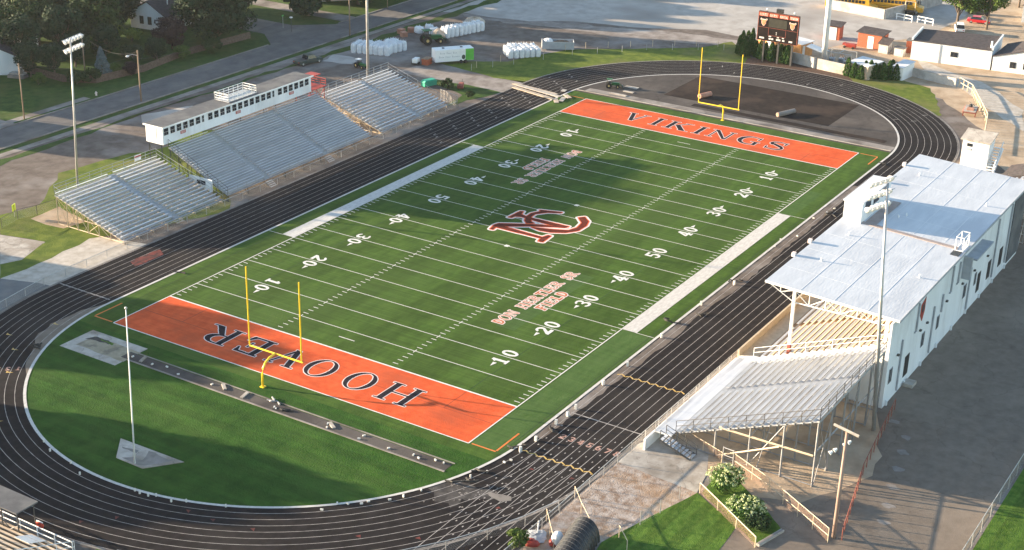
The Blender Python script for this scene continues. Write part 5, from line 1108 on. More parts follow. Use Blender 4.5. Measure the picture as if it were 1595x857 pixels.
def bus(label, loc, rz):
    t = thing('school_bus', label, 'school bus', loc, rz, 'school buses in the walled yard')
    MB().prism([(-5.4, .5), (-5.4, 2.85), (-5.2, 3.05), (3.7, 3.05), (3.95, 2.8), (4.15, 1.75), (5.3, 1.5), (5.5, 1.2), (5.5, .5)], -1.2, 1.2, 1).build('body', 'busyellow', t, off=L0, bevel=.08)
    MB().b2((-5.1, -1.0, 3.04), (3.6, 1.0, 3.1)).build('roof', 'white', t, off=L0)
    for s in (-1, 1):
        for i in range(11): MB().b2((-5.0+i*.75, s*1.2, 1.95), (-4.42+i*.75, s*1.225, 2.6)).build('window', 'glass', t, off=L0)
        MB().b2((-5.3, s*1.2, 1.25), (3.9, s*1.22, 1.33)).build('stripe', 'black', t, off=L0); MB().b2((-5.3, s*1.2, .85), (3.9, s*1.22, .92)).build('stripe', 'black', t, off=L0)
    MB().b2((3.95, -1.0, 1.8), (4.08, 1.0, 2.7)).build('windscreen', 'glass', t, off=L0)
    for s in (-.85, .85): MB().b2((5.48, s-.15, .9), (5.53, s+.15, 1.15)).build('headlight', 'white', t, off=L0)
    wheelset(t, 11, 2.4, (-3.1, 4.2), .5, .3); return t
bus('yellow school bus closest to the yard wall, seen side on', g2(1325, 16), R(-83)); bus('yellow school bus behind the nearest bus, cut off by the top edge', g2(1345, 3), R(-83)); bus('yellow school bus parked furthest right at the top edge of the walled yard', (151, 2.5, 0), R(-78))

tr = thing('enclosed_trailer', 'white enclosed trailer with a green rear panel parked on gravel', 'trailer', tuple((at(678, 102)+at(738, 97.5))/2)); a = at(678, 102); b_ = at(738, 97.5); v = b_-a; tr.rotation_euler = (0, 0, math.atan2(v.y, v.x)); Lt = v.length
MB().b2((-Lt/2, 0, .5), (Lt/2, 2.3, 2.75)).build('box_body', 'white', tr, off=L0, bevel=.05)
MB().b2((Lt/2-1.6, -.015, .55), (Lt/2-.02, 0, 2.7)).build('green_panel', 'signgreen', tr, off=L0); MB().b2((Lt/2-.004, .1, .6), (Lt/2+.02, 2.2, 2.65)).build('rear_door', 'signgreen', tr, off=L0)
MB().ell((Lt/2-2.0, -.012, 1.2), (.35, .01, .45), 10, 6).build('figure_print', 'cargreen', tr, off=L0)
def flat_text(parent, name, txt, x0_, z0_, h, m_, y, ws=.9):
    b_ = MB(); u = 0
    for c in txt:
        if c == ' ': u += h*.5; continue
        mk_, w = glyph_mask(c, h, .03, .04, ws); tmp = MB(); runs(tmp, mk_, .03, u-.04, -.04, (0, 0), (1, 0), (0, 1), 0)
        for f__ in tmp.f: b_.poly([(x0_+tmp.v[k][0], y, z0_+tmp.v[k][1]) for k in f__])
        u += w+h*.14
    b_.build(name, m_, parent, off=L0)
rl = random.Random(2)
for z_, x_, n_l in ((1.95, -Lt/2+.95, 13), (1.25, -Lt/2+.75, 16)):
    m = MB()
    for k in range(n_l):
        if k in (4, 9): continue
        hh_ = .34 if k in (0, 5, 10) else .2
        m.b2((x_+k*.25, -.014, z_), (x_+k*.25+.07, -.001, z_+hh_)).b2((x_+k*.25+.071, -.014, z_+hh_*(.5 if k % 2 else .8)), (x_+k*.25+.17, -.001, z_+hh_*(.5 if k % 2 else .8)+.05))
    m.build('lettering', 'bluegrey', tr, off=L0)
for x in (-.1, .75): MB().tube([(Lt*.18+x, -.06, .36), (Lt*.18+x, .2, .36)], .36, 14).build('wheel', 'rubbertyre', tr, off=L0)
MB().tube([(-Lt/2, 1.15, .5), (-Lt/2-1.3, 1.15, .45)], .07).build('drawbar', 'darksteel', tr, off=L0)
for x in (-Lt*.25, Lt*.22): MB().b2((x-.2, 1.0, 2.75), (x+.2, 1.4, 2.88)).build('roof_vent', 'darksteel', tr, off=L0)

def tractor(label, loc, rz, body='tractor', roof=None, loader=True, s=1.0):
    t = thing('tractor', label, 'tractor', loc, rz)
    MB().prism([(-.2, .8), (-.2, 1.5), (1.7, 1.4), (1.85, 1.0), (1.8, .7)], -.38, .38, 1).build('hood', body, t, off=L0, bevel=.05)
    MB().b2((-1.3, -.55, .7), (-.2, .55, 1.2)).build('platform', body, t, off=L0); MB().b2((-1.1, -.3, 1.2), (-.7, .3, 1.75)).build('seat', 'black', t, off=L0, bevel=.05)
    for x, r, w in ((-1.0, .75, .42), (1.3, .5, .32)):
        for sd_ in (-1, 1):
            o = MB().tube([(x, sd_*.6, r), (x, sd_*(.6+w), r)], r, 16).build('wheel', 'rubbertyre', t, off=L0); MB().tube([(x, sd_*(.6+w)+sd_*.01, r), (x, sd_*(.6+w*.7), r)], r*.36, 10).build('rim', 'yellow_mark', o, off=L0)
    for x in (-1.35, -.3):
        for y in (-.5, .5): MB().tube([(x, y, 1.2), (x, y, 2.3)], .045, 5).build('canopy_post', 'darksteel', t, off=L0)
    MB().b2((-1.55, -.7, 2.3), (-.1, .7, 2.4)).build('canopy', roof or body, t, off=L0, bevel=.04)
    MB().tube([(-.1, 0, 1.4), (-.3, 0, 1.7)], .03).build('steering_column', 'black', t, off=L0)
    if loader:
        for y in (-.5, .5): MB().tube([(-.2, y, 1.4), (1.5, y, 1.3), (2.5, y, .5)], .07, 5).build('loader_arm', body, t, off=L0)
        MB().prism([(2.4, .2), (2.4, .85), (2.55, .85), (3.0, .25), (3.0, .15)], -.95, .95, 1).build('bucket', 'darksteel', t, off=L0)
    t.scale = (s, s, s); return t
tractor('green tractor with yellow hubs parked on the infield at the far left bend', g2(954, 137), R(-60), s=.68)
tractor('small green tractor with a white canopy behind the far left bleacher', g2(562, 106), R(-100), roof='white', loader=False, s=.66)
tractor('large green tractor with loader in front of the white bag stacks', g2(672, 68), R(-35), s=1.15)
# dumpster
dm = thing('dumpster', 'open grey roll-off dumpster heaped with white rubble beside the bag block', 'dumpster', tuple((at(845, 78)+at(893, 79))/2)); a = at(843, 78); b_ = at(893, 79); v = b_-a; dm.rotation_euler = (0, 0, math.atan2(v.y, v.x)); Ld = v.length
m = MB(); m.b2((-Ld/2, 0, .25), (Ld/2, .08, 1.6)).b2((-Ld/2, 2.3, .25), (Ld/2, 2.38, 1.6)).b2((-Ld/2, .08, .25), (-Ld/2+.08, 2.3, 1.7)).b2((Ld/2-.08, .08, .25), (Ld/2, 2.3, 1.6)).b2((-Ld/2, 0, .15), (Ld/2, 2.38, .25)); m.build('container', 'bluegrey', dm, off=L0)
for k in range(9): MB().b2((-Ld/2+.3+k*(Ld-.6)/8-.05, -.07, .3), (-Ld/2+.3+k*(Ld-.6)/8+.05, -.001, 1.55)).build('rib', 'bluegrey', dm, off=L0)
rn = random.Random(3); m = MB(); m.ell((-Ld*.3, 1.2, 1.5), (.9, .9, .5), 9, 6, .15, rn); m.build('white_rubble', 'bag', dm, off=L0); m = MB(); m.ell((Ld*.15, 1.2, 1.1), (1.7, .95, .55), 12, 6, .2, rn); m.build('debris', 'trunk', dm, off=L0)

# ------------------------------------------------------------------ white bulk bags, each one a thing
def bagmesh(seed, h=1.35, w=.98):
    rn = random.Random(seed); m = MB(); n = 12; base = 0
    lv = [(0, .86), (.08, .98), (.45, 1.05), (.8, 1.02), (.93, .88), (1.0, .62), (1.04, .25)]
    for z, k in lv:
        for i in range(n):
            a = 2*math.pi*i/n+.1; c, s = math.cos(a), math.sin(a); q = (abs(c)**5+abs(s)**5)**(-1/5.0)
            rr = w/2*k*q*(1+rn.uniform(-.035, .035)); m.v.append((rr*c, rr*s, h*z+rn.uniform(-.02, .02)*(z > .5)))
    for j in range(len(lv)-1):
        for i in range(n): a = j*n+i; b = j*n+(i+1) % n; m.f.append((a, b, b+n, a+n))
    m.f.append(tuple(range(n))[::-1]); m.f.append(tuple((len(lv)-1)*n+i for i in range(n)))
    for k, (x, y) in enumerate(((.3, .3), (-.3, .3), (-.3, -.3), (.3, -.3))): m.tube([(x, y, h*.95), (x*1.05, y*1.05, h*1.1), (x*.8, y*.8, h*1.1)], .03, 4)
    return m.mesh('bulk_bag', 'bag')
BM = [bagmesh(s) for s in range(5)]
rn = random.Random(11)
def bagblock(o, ux, uy, nu, nv, label, group, skip=0.0, st=1.04, hs=1.0):
    n = 0
    for j in range(nv):
        for i in range(nu):
            if rn.random() < skip and j == nv-1: continue
            ob = bpy.data.objects.new('bulk_bag', BM[rn.randrange(5)]); COL.objects.link(ob)
            ob.location = (o[0]+ux[0]*i*st+uy[0]*j*st+rn.uniform(-.05, .05), o[1]+ux[1]*i*st+uy[1]*j*st+rn.uniform(-.05, .05), 0); ob.rotation_euler = (0, 0, math.atan2(ux[1], ux[0])+rn.uniform(-.12, .12)+math.pi/2*rn.randrange(4)); ob.scale = (1, 1, hs*rn.uniform(.93, 1.07))
            tag(ob, label, 'bag', group); n += 1
    return n
def unit(a, b): v = (b[0]-a[0], b[1]-a[1]); l = math.hypot(*v); return (v[0]/l, v[1]/l), l
a, b_ = at(596, 87), at(640, 78); u, l = unit(a, b_); w = (-u[1], u[0])
bagblock((a.x+w[0]*.6, a.y+w[1]*.6), u, w, 6, 4, 'white bulk bag in the block just right of the light pole by the road verge', 'bulk bags in the block by the light pole', .3, 1.1, 1.3)
a, b_ = at(548, 84), at(592, 88); u, l = unit(a, b_); w = (-u[1], u[0])
if w[0]*1+w[1]*0 < 0 and False: w = (-w[0], -w[1])
bagblock((a.x+w[0]*.6+.4, a.y+w[1]*.6), u, w, 7, 4, 'white bulk bag in the block that the tall light pole crosses', 'bulk bags crossed by the light pole', .2, 1.08, 1.25)
a, b_ = at(700, 60), at(753, 49); u, l = unit(a, b_); w = (-u[1], u[0])
bagblock((a.x+w[0]*.6, a.y+w[1]*.6), u, w, 9, 2, 'white bulk bag in the long double row farthest from the track', 'bulk bags in the far double row', .05, 1.12, 1.45)
a, b_ = at(797, 92), at(845, 89); u, l = unit(a, b_); w = (-u[1], u[0])
bagblock((a.x+w[0]*.6, a.y+w[1]*.6), u, w, 6, 5, 'white bulk bag in the block left of the grey dumpster', 'bulk bags beside the dumpster', .2, 1.06, 1.2)
for i, (px, py, lab) in enumerate(((652, 52, 'tumbled white bulk bag nearest the red-brown pallets'), (668, 49, 'tumbled white bulk bag in the middle of the loose heap by the pallets'), (676, 54, 'slumped white bulk bag directly behind the large green tractor'))):
    ob = bpy.data.objects.new('bulk_bag', BM[i]); COL.objects.link(ob); v = at(px, py); ob.location = (v.x, v.y, .1); ob.scale = (1.9, 1.5, .95); ob.rotation_euler = (.15, .1, i); tag(ob, lab, 'bag', 'loose bulk bags')
for i, (px, py) in enumerate(((625, 52), (640, 50), (629, 57))):
    t = thing('pallet_stack', ['left stack of red-brown pallets between the bag heaps', 'right stack of red-brown pallets between the bag heaps', 'front stack of red-brown pallets between the bag heaps'][i], 'pallet stack', g2(px, py), i*.5, 'pallet stacks')
    for k in range(6): MB().b2((-.6, -.6, k*.16), (.6, .6, k*.16+.11)).build('pallet', 'roll', t, off=L0)
sp = MB(); sp.ell((0, 0, 0), (2.6, 1.8, 1.5), 16, 8, .10, rn); tag(sp.build('soil_pile', 'pile', None), 'tan heap of soil left of the far double row of white bags', 'soil heap').location = tuple(at(688, 56))
sp = MB(); sp.ell((0, 0, 0), (2.8, 2.0, 1.2), 16, 8, .10, rn); tag(sp.build('soil_pile', 'pile', None), 'low grey-tan heap of soil behind the far double row of bags', 'soil heap').location = tuple(at(738, 36))
sp = MB(); sp.ell((0, 0, 0), (2.2, 1.5, 1.0), 16, 8, .10, rn); tag(sp.build('soil_pile', 'pile', None), 'pale heap of sand behind the press box roof', 'sand heap').location = (7.5, 60.5, 0)
gnr = thing('generator_cart', 'small white tank on a cart in front of the trailer', 'cart', g2(648, 100), .2)
MB().b2((-.8, -.5, .35), (.8, .5, 1.15)).build('tank', 'white', gnr, off=L0, bevel=.12); MB().b2((-.9, -.6, .25), (.9, .6, .35)).build('frame', 'darksteel', gnr, off=L0)
for s in (-.62, .62): MB().tube([(-.2, s, .3), (-.2, s*1.15, .3)], .3, 10).build('wheel', 'rubbertyre', gnr, off=L0)
cr = thing('wooden_crate', 'brown wooden crate between the white tank and the trailer', 'crate', g2(665, 100), .1)
MB().b2((-.9, -.6, 0), (.9, .6, 1.1)).build('box', 'brick', cr, off=L0); MB().b2((-.95, -.65, 1.1), (.95, .65, 1.17)).build('lid', 'wood', cr, off=L0)
bn = thing('green_bin', 'teal green plastic bin lying on the grass by the far left bleacher', 'bin', g2(668, 134), -.3)
MB().prism([(-1.3, .1), (-1.35, .9), (-1.1, 1.2), (1.1, 1.2), (1.35, .9), (1.3, .1)], -.6, .6, 1).build('body', 'tealgreen', bn, off=L0, bevel=.08); MB().b2((-1.4, -.66, .85), (1.4, .66, .93)).build('rim', 'tealgreen', bn, off=L0)
rk = thing('roller_machine', 'small rusty brown roller machine on the grass right of the round bush', 'roller', g2(718, 137), .4)
MB().tube([(-.5, -.5, .4), (-.5, .5, .4)], .4, 12).build('drum', 'redrust', rk, off=L0); MB().b2((-.3, -.4, .3), (.9, .4, .8)).build('body', 'redrust', rk, off=L0, bevel=.05); MB().tube([(.8, 0, .7), (1.3, 0, 1.2)], .04).build('handle', 'darksteel', rk, off=L0)
# orange trailer rig in the dirt yard at the right
rg = thing('equipment_trailer', 'rusty orange trailer with machinery standing on the dirt behind the hut', 'trailer', g2(1511, 177), R(10))
MB().b2((-1.9, -1.0, .75), (1.9, 1.0, .95)).build('bed', 'concrete', rg, off=L0)
m = MB()
for y in (-1.05, 1.05): m.bar((-2, y, .7), (2, y, .7), .18)
for x in (-2, 2): m.bar((x, -1.05, .7), (x, 1.05, .7), .18)
m.build('frame', 'redrust', rg, off=L0)
for x in (-1.9, 1.9):
    for y in (-1, 1): MB().b2((x-.08, y-.08, 0), (x+.08, y+.08, .7)).build('leg', 'redrust', rg, off=L0)
MB().ell((.6, .1, 1.2), (.5, .35, .3), 10, 6, .1, rn).build('engine', 'black', rg, off=L0); MB().tube([(.6, -.5, 1.3), (1.9, .5, 1.5)], .05).build('handle_bar', 'darksteel', rg, off=L0); MB().b2((-1.4, -.6, .95), (-.3, .5, 1.2)).build('box', 'roll', rg, off=L0)
# timber crossing on the far left bend
for i, (a_, c_) in enumerate((((800, 131), (866, 148)), ((808, 134), (872, 152)), ((800, 137), (862, 156)))):
    A_, B_ = at(*a_), at(*c_); v = B_-A_; t = MB().box(((A_.x+B_.x)/2, (A_.y+B_.y)/2, .12+.02*i), (v.length, .9, .1), math.atan2(v.y, v.x)).build('plank_mat', 'pile' if i != 1 else 'concrete', None); tag(t, ['rear pale plank mat across the track at the far left bend', 'middle plank mat across the track at the far left bend', 'front plank mat across the track nearest the orange end zone'][i], 'plank mat', 'plank mats across the track')
for i, (px, py, rz_, L2) in enumerate(((866, 158, .6, 2.4), (876, 156, .3, 2.6), (884, 152, .9, 2.0), (878, 143, .2, 1.2))):
    v = at(px, py); t = MB().box((v.x, v.y, .13+.03*i), (L2, .8, .08), rz_).build('loose_board', 'concrete' if i % 2 else 'pile', None)
    tag(t, ['wide loose board at the turf edge left of the far orange corner', 'loose board touching the turf just above the far orange corner', 'loose board leaning toward the green tractor', 'smallest loose board on the track above the others'][i], 'board', 'loose boards at the track edge')
for i, (px, py, L2, w2, lab) in enumerate(((963, 148, 4.0, .7, 'white slab lying flat on the end pad closest to the turf edge'), (984, 137, 3.0, 1.0, 'white slab lying flat right of the green tractor'), (979, 144, 2.4, .6, 'narrow white slab between the two larger slabs by the tractor'))):
    v = at(px, py); tag(MB().box((v.x, v.y, .11), (w2, L2*.8, .1)).build('slab', 'concrete', None), lab, 'slab', 'white slabs by the tractor')
t = thing('turf_roll', 'orange-brown turf roll standing between the far goal uprights', 'turf roll', g2(1094, 156)); v = at(1097, 152)
MB().tube([(v.x-1.2, v.y+.4, .45), (v.x+1.4, v.y-.5, .45)], .42, 14).build('roll', 'roll', t); MB().tube([(v.x-1.25, v.y+.42, .45), (v.x-1.21, v.y+.40, .45)], .14, 8).build('core', 'black', t)
t = thing('turf_roll', 'tan and grey turf roll lying on the dark mat right of the far goal', 'turf roll', g2(1222, 181)); v = at(1222, 180)
MB().tube([(v.x-1.6, v.y+.6, .42), (v.x+2.2, v.y-.8, .42)], .40, 14).build('roll', 'concrete_dark', t); MB().tube([(v.x-1.66, v.y+.62, .42), (v.x-1.61, v.y+.60, .42)], .30, 10).build('core', 'roll', t)
# small white blocks scattered round the track kerb and runway
BK = MB(); BK.b2((-.2, -.1, 0), (.2, .1, .2)); bkm = BK.mesh('cinder_block', 'paint'); BK2 = MB(); BK2.b2((-.1, -.1, 0), (.1, .1, .42)); bkm2 = BK2.mesh('cinder_block', 'paint')
def blocks(pix, label, group, up=False, s=.7):
    for px, py in pix:
        ob = bpy.data.objects.new('cinder_block', bkm2 if up else bkm); COL.objects.link(ob); v = at(px, py); ob.location = (v.x, v.y, .055); ob.rotation_euler = (0, 0, rn.uniform(0, 3)); ob.scale = (s, s, s); tag(ob, label, 'block', group)
z6 = Zm(400, 627, 3.709); z5 = Zm(0, 627, 3.709); z7 = Zm(800, 627, 3.709); z3b = Zm(800, 420, 3.709); z5b = Zm(0, 420, 3.709)
blocks(z6((375, 625), (465, 588), (525, 590), (605, 590), (645, 577), (768, 567), (950, 512), (1430, 350), (1330, 405), (1468, 338)), 'small white block lying along the kerb of the near bend', 'blocks lying along the near bend kerb')
blocks(z5((780, 515), (808, 530), (857, 545), (903, 545), (990, 578), (1077, 578), (1305, 607), (462, 420), (410, 355), (290, 285), (255, 232))+z6((848, 550), (1235, 435), (1520, 290)), 'small white block standing upright on the inner lane of the near bend', 'upright blocks on the near bend', True)
blocks(z7((358, 40), (312, 82), (245, 128), (128, 225), (40, 285))+z3b((855, 395), (657, 560), (518, 668), (1083, 208), (1275, 90)), 'small white block standing on the kerb of the right straight', 'upright blocks on the right straight', True, 1.25)
blocks([(1288, 332), (1267, 341), (1242, 369), (1216, 374), (1207, 385), (1300, 326)], 'small white block on the kerb beside the grandstand roof edge', 'blocks beside the grandstand roof')
blocks(z6((110, 43), (405, 150), (410, 128), (590, 215), (620, 197), (762, 270), (905, 308), (935, 326), (1033, 338), (1080, 355))+z5b((768, 508), (880, 552), (965, 567), (1030, 610), (1225, 668), (1585, 800)), 'small white block lying on the dark runway strip', 'blocks on the runway strip')
for i, (px, py, rz_) in enumerate(((223, 561, .3), (349, 604, .9), (381, 617, .2), (517, 664, 1.0))):
    v = at(px, py); tag(MB().box((v.x, v.y, .12), (1.3, .35, .14), rz_).build('broken_slab', 'concrete', None), ['pale broken slab next to the jump pit end of the runway strip', 'curved pale slab left of the goal post base on the runway strip', 'pale slab directly below the goal post base on the runway strip', 'longest pale slab in the middle of the runway strip'][i], 'slab', 'broken slabs on the runway')
def debris(label, px, py, seed, m_='grime', n=10, sp=.8, cat='debris'):
    rn2 = random.Random(seed); v = at(px, py); m = MB()
    pts = [Vector((v.x, v.y, .12))]
    for k in range(n): pts.append(pts[-1]+Vector((rn2.uniform(-sp, sp)*.6, rn2.uniform(-sp, sp), rn2.uniform(-.1, .12)))); pts[-1].z = max(.08, min(.5, pts[-1].z))
    m.tube(pts, .09, 5); tag(m.build('debris_tangle', m_, None), label, cat, 'tangles of debris')
debris('dark tangle of hose on the runway strip left of its middle', 452, 640, 1); debris('dark tangle on the left end of the runway strip near the pit', 436, 632, 2, 'galv')
debris('black tangle of netting at the track kerb below the yellow exchange line', 1060, 504, 3, n=14, sp=.5); debris('dark netting on the inner lane beside the white border strip', 1084, 489, 4, 'grime', 12, .5)
debris('black tangle on the kerb left of the jump pit', 62, 545, 5, n=12); debris('dark scraps at the kerb by the bottom right corner of the near end zone', 795, 700, 6, n=8)
debris('dark heap of netting on the kerb by the far white border end', 1290, 330, 7, n=12, sp=.7); debris('dark heap on the kerb above the rooftop booth', 1375, 255, 8, n=12, sp=.7); debris('dark scraps on the inner lane of the left straight near the red paint', 268, 424, 9, n=8, sp=.5); debris('dark wire heap on the kerb at the sand spill', 700, 752, 10, n=12, sp=.7)
debris('dark netting on the kerb of the right straight above the 40 number', 1153, 437, 12, n=12, sp=.5); debris('dark wire on the kerb opposite the walkway stairs', 858, 668, 13, n=10, sp=.6)
debris('dark wire heap on the near kerb between the upright blocks and runway end', 740, 735, 14, n=8, sp=.6)
# black inflatable tunnel and helmet
tn = thing('tunnel_canopy', 'black ribbed arch tunnel at the bottom edge between rubble and lawn', 'tunnel', (-64, -42.3, 0)); m = MB(); NS = 30; pr = None
def arch(x, yc, r, hh, z0=0, n=14): return [(x, yc+r*math.cos(math.pi*k/n), z0+hh*math.sin(math.pi*k/n)**.85) for k in range(n+1)]
for i in range(NS):
    x = -62.6-i*.30; yc = -42.2-.05*i; k = 1+.03*(1 if i % 2 else -1); A_ = arch(x, yc, 1.4*k*(.93 if i == 0 else 1), 2.05*k*(.93 if i == 0 else 1)); n0 = len(m.v); m.v += A_
    if i: m.f += [(n0+j, n0+j+1, n0-len(A_)+j+1, n0-len(A_)+j) for j in range(len(A_)-1)]
m.f.append(tuple(range(0, 15))); m.build('skin', 'black', tn, smooth=False)
for i in range(1, NS, 2):
    x = -62.6-i*.30; MB().tube(arch(x, -42.2-.05*i, 1.45, 2.12), .03, 5).build('rib', 'grayroof', tn)
hl = thing('inflatable_helmet', 'white and red inflatable helmet prop left of the black tunnel', 'inflatable', tuple(at(868, 845))); v = at(868, 850)
MB().ell((v.x, v.y, .7), (.6, .55, .75), 14, 10).build('shell', 'white', hl, smooth=True); MB().ell((v.x-.2, v.y+.25, .35), (.5, .45, .4), 12, 8).build('lower_band', 'redpaint', hl, smooth=True)
v = at(835, 838); t = thing('equipment_cover', 'red and pale blue tarpaulin on equipment left of the inflatable helmet', 'tarpaulin', tuple(v)); MB().ell((v.x, v.y, .1), (1.2, 1.0, .3), 10, 6, .2, rn).build('sheet', 'bluegrey', t); MB().ell((v.x-1.0, v.y-.1, .1), (.7, .8, .3), 10, 6, .15, rn).build('red_sheet', 'redpaint', t); MB().tube([(v.x+.2, v.y, .4), (v.x+.9, v.y+.3, 1.2)], .07).build('pole', 'white', t)
for i, (px, py) in enumerate(((1393, 657), (1412, 682), (1407, 705), (1398, 731), (1392, 759), (1383, 788), (1378, 814))):
    v = at(px, py); k_ = random.Random(60+i); P_ = [(v.x+.55*k_.uniform(.5, 1.15)*math.cos(a*.6), v.y+.75*k_.uniform(.4, 1.15)*math.sin(a*.6)) for a in range(10)]; P_ = [q for j, q in enumerate(P_)]; struct('pavement_patch', MB().poly(P_, .018), 'concrete_dark')
t = thing('garden_kerb', 'low concrete kerb edging the bottom of the hydrangea bed', 'kerb', tuple(at(1200, 838))); a, b_ = at(1180, 851), at(1219, 828); v = b_-a
MB().box(((a.x+b_.x)/2, (a.y+b_.y)/2, .12), (v.length, .35, .24), math.atan2(v.y, v.x)).build('kerbstone', 'concrete', t); MB().box(((a.x+b_.x)/2, (a.y+b_.y)/2, .25), (v.length*.98, .2, .03), math.atan2(v.y, v.x)).build('cap', 'concrete_dark', t)
patch('flower_bed', [(1094, 768), (1180, 851), (1219, 828), (1190, 790), (1150, 750), (1120, 735)], .034, 'lawn2', .08, 1, 71)

# ------------------------------------------------------------------ vegetation
def leaves(m, rn, c, r, n, s, shell=.55, squash=1.0):
    for _ in range(n):
        while True:
            d = Vector((rn.uniform(-1, 1), rn.uniform(-1, 1), rn.uniform(-1, 1)))
            if .01 < d.length < 1: break
        k = shell+(1-shell)*rn.random(); d = d.normalized()*k**.6 if rn.random() < .8 else d
        p = Vector((c[0]+d.x*r[0], c[1]+d.y*r[1], c[2]+d.z*r[2])); nr = (d+Vector((rn.uniform(-.8, .8), rn.uniform(-.8, .8), rn.uniform(-.5, .9)))).normalized()
        u = nr.cross(Vector((0, 0, 1)) if abs(nr.z) < .9 else Vector((1, 0, 0))).normalized(); w = nr.cross(u); a = rn.uniform(0, 6.28); u, w = u*math.cos(a)+w*math.sin(a), w*math.cos(a)-u*math.sin(a)
        q = s*rn.uniform(.6, 1.25); n0 = len(m.v)
        m.v += [tuple(p-u*q*.5), tuple(p+w*q*.32), tuple(p+u*q*.5), tuple(p-w*q*.32)]; m.f.append((n0, n0+1, n0+2, n0+3))
def treemesh(seed, H, rad, trunk_h, n, s, nclump, m_, low=.35):
    rn = random.Random(seed); m = MB(); tr_ = MB()
    zc = trunk_h+(H-trunk_h)*.5; rz_ = (H-trunk_h)*.5
    tr_.tube([(0, 0, -.1), (rn.uniform(-.1, .1), rn.uniform(-.1, .1), trunk_h*.6), (rn.uniform(-.3, .3), rn.uniform(-.3, .3), zc)], [H*.032, H*.025, H*.014], 8)
    for k in range(nclump):
        while True:
            d = Vector((rn.uniform(-1, 1), rn.uniform(-1, 1), rn.uniform(-1, 1)))
            if .35 < d.length < 1: break
        d = d*(.72/d.length)*rn.uniform(.75, 1.12); cr_ = rad*rn.uniform(.26, .44)
        c = (d.x*rad, d.y*rad, max(trunk_h*low+cr_*.4, zc+d.z*rz_))
        leaves(m, rn, c, (cr_, cr_, cr_*.8), n//nclump, s)
        if k % 3 == 0: tr_.tube([(0, 0, trunk_h*rn.uniform(.6, 1)), (c[0]*.5, c[1]*.5, (trunk_h+c[2])*.5), c], [H*.014, H*.009, H*.004], 5)
    return m.mesh('crown', m_), tr_.mesh('trunk', 'trunk')
def tree(name, label, loc, meshes, rz=0, sc=1.0, group=None, cat='tree'):
    t = thing(name, label, cat, loc, rz, group)
    for nm, me in zip(('crown', 'trunk'), meshes): o = bpy.data.objects.new(nm, me); COL.objects.link(o); o.parent = t
    t.scale = sc if isinstance(sc, tuple) else (sc, sc, sc); return t
T1 = treemesh(1, 12, 6.2, 2.2, 7800, .62, 34, 'leaf_dark'); T2 = treemesh(2, 11, 5.0, 2.0, 6000, .60, 28, 'leaf_deep'); T3 = treemesh(3, 9, 4.0, 2.4, 5200, .42, 24, 'leaf_mid'); T4 = treemesh(4, 6, 3.4, .8, 3600, .5, 20, 'leaf_purp', .1)
T5 = treemesh(5, 3, 2.0, .2, 1600, .34, 14, 'leaf_mid', .1); T6 = treemesh(6, 2.2, 1.7, .2, 1100, .32, 12, 'leaf_yel', .1); T7 = treemesh(7, 3, 2.2, .2, 1800, .4, 14, 'leaf_dark', .1)
TB = treemesh(21, 13, 7.6, .6, 15000, .62, 46, 'leaf_deep', .1); TS = treemesh(22, 12, 6.4, 1.0, 9000, 1.15, 34, 'leaf_deep', .2)
tree('broad_tree', 'broad dark round tree whose crown reaches the ground beside the side street', (46.5, 101.0, 0), TB, .4, (1.0, 1.0, 1.0)); 
tree('broad_tree', 'second dark crown merged to the back of the broad round tree', (54.5, 107.5, 0), T1, 2.4, (.95, .95, .95))
for i, (px, py, k, sc, lab) in enumerate((
    (30, 92, 1, .9, 'dark tree right behind the white garage at the left edge'), (62, 62, 0, .85, 'dark tree behind the left floodlight heads, near the left edge'), (100, 78, 1, .9, 'dark tree directly behind the left floodlight heads'),
    (150, 60, 0, .95, 'large dark tree left of the white house, tallest of that clump'), (120, 30, 0, 1.0, 'dark tree near the top edge left of the white house'), (18, 40, 1, 1.0, 'dark tree in the top left corner of the picture'),
    (60, 20, 0, 1.0, 'dark tree at the top edge between the corner tree and the house'), (188, 36, 1, .72, 'dark tree touching the left wall of the white house'), (85, 105, 1, .55, 'low dark tree at the garden fence left of the blue spruce'),
    (118, 92, 1, .6, 'low dark tree directly above the blue spruce top'), (165, 80, 1, .6, 'low dark tree in the garden above the blue spruce'), (212, 92, 1, .38, 'small dark tree just above the street lamp arm'), (245, 84, 1, .42, 'small dark tree between the plum tree and the lamp pole'), (48, 108, 1, .6, 'low dark tree at the right wall of the white garage'), (130, 62, 1, .8, 'dark tree between the floodlight heads and the yellow bushes'), (40, 50, 1, .9, 'dark tree above the garage, left of the floodlight heads'), (95, 45, 1, .9, 'dark tree above the floodlight heads'), (205, 22, 1, .6, 'dark tree at the back left corner of the white house roof'),
    (8, 70, 0, .75, 'dark tree overhanging the garage roof at the left edge'), (160, 12, 1, .95, 'dark tree behind the large tree left of the white house'), (328, 8, 0, .9, 'dark tree behind the broad round tree at the top edge'))):
    v = at(px, py+12); tree('garden_tree', lab, (v.x, v.y, 0), (T1, T2)[k], i*1.3, sc, 'dark garden trees')
v = at(268, 76); tree('plum_tree', 'round purple-black tree in front of the white house', (v.x, v.y, 0), T4, 0, 1.0)
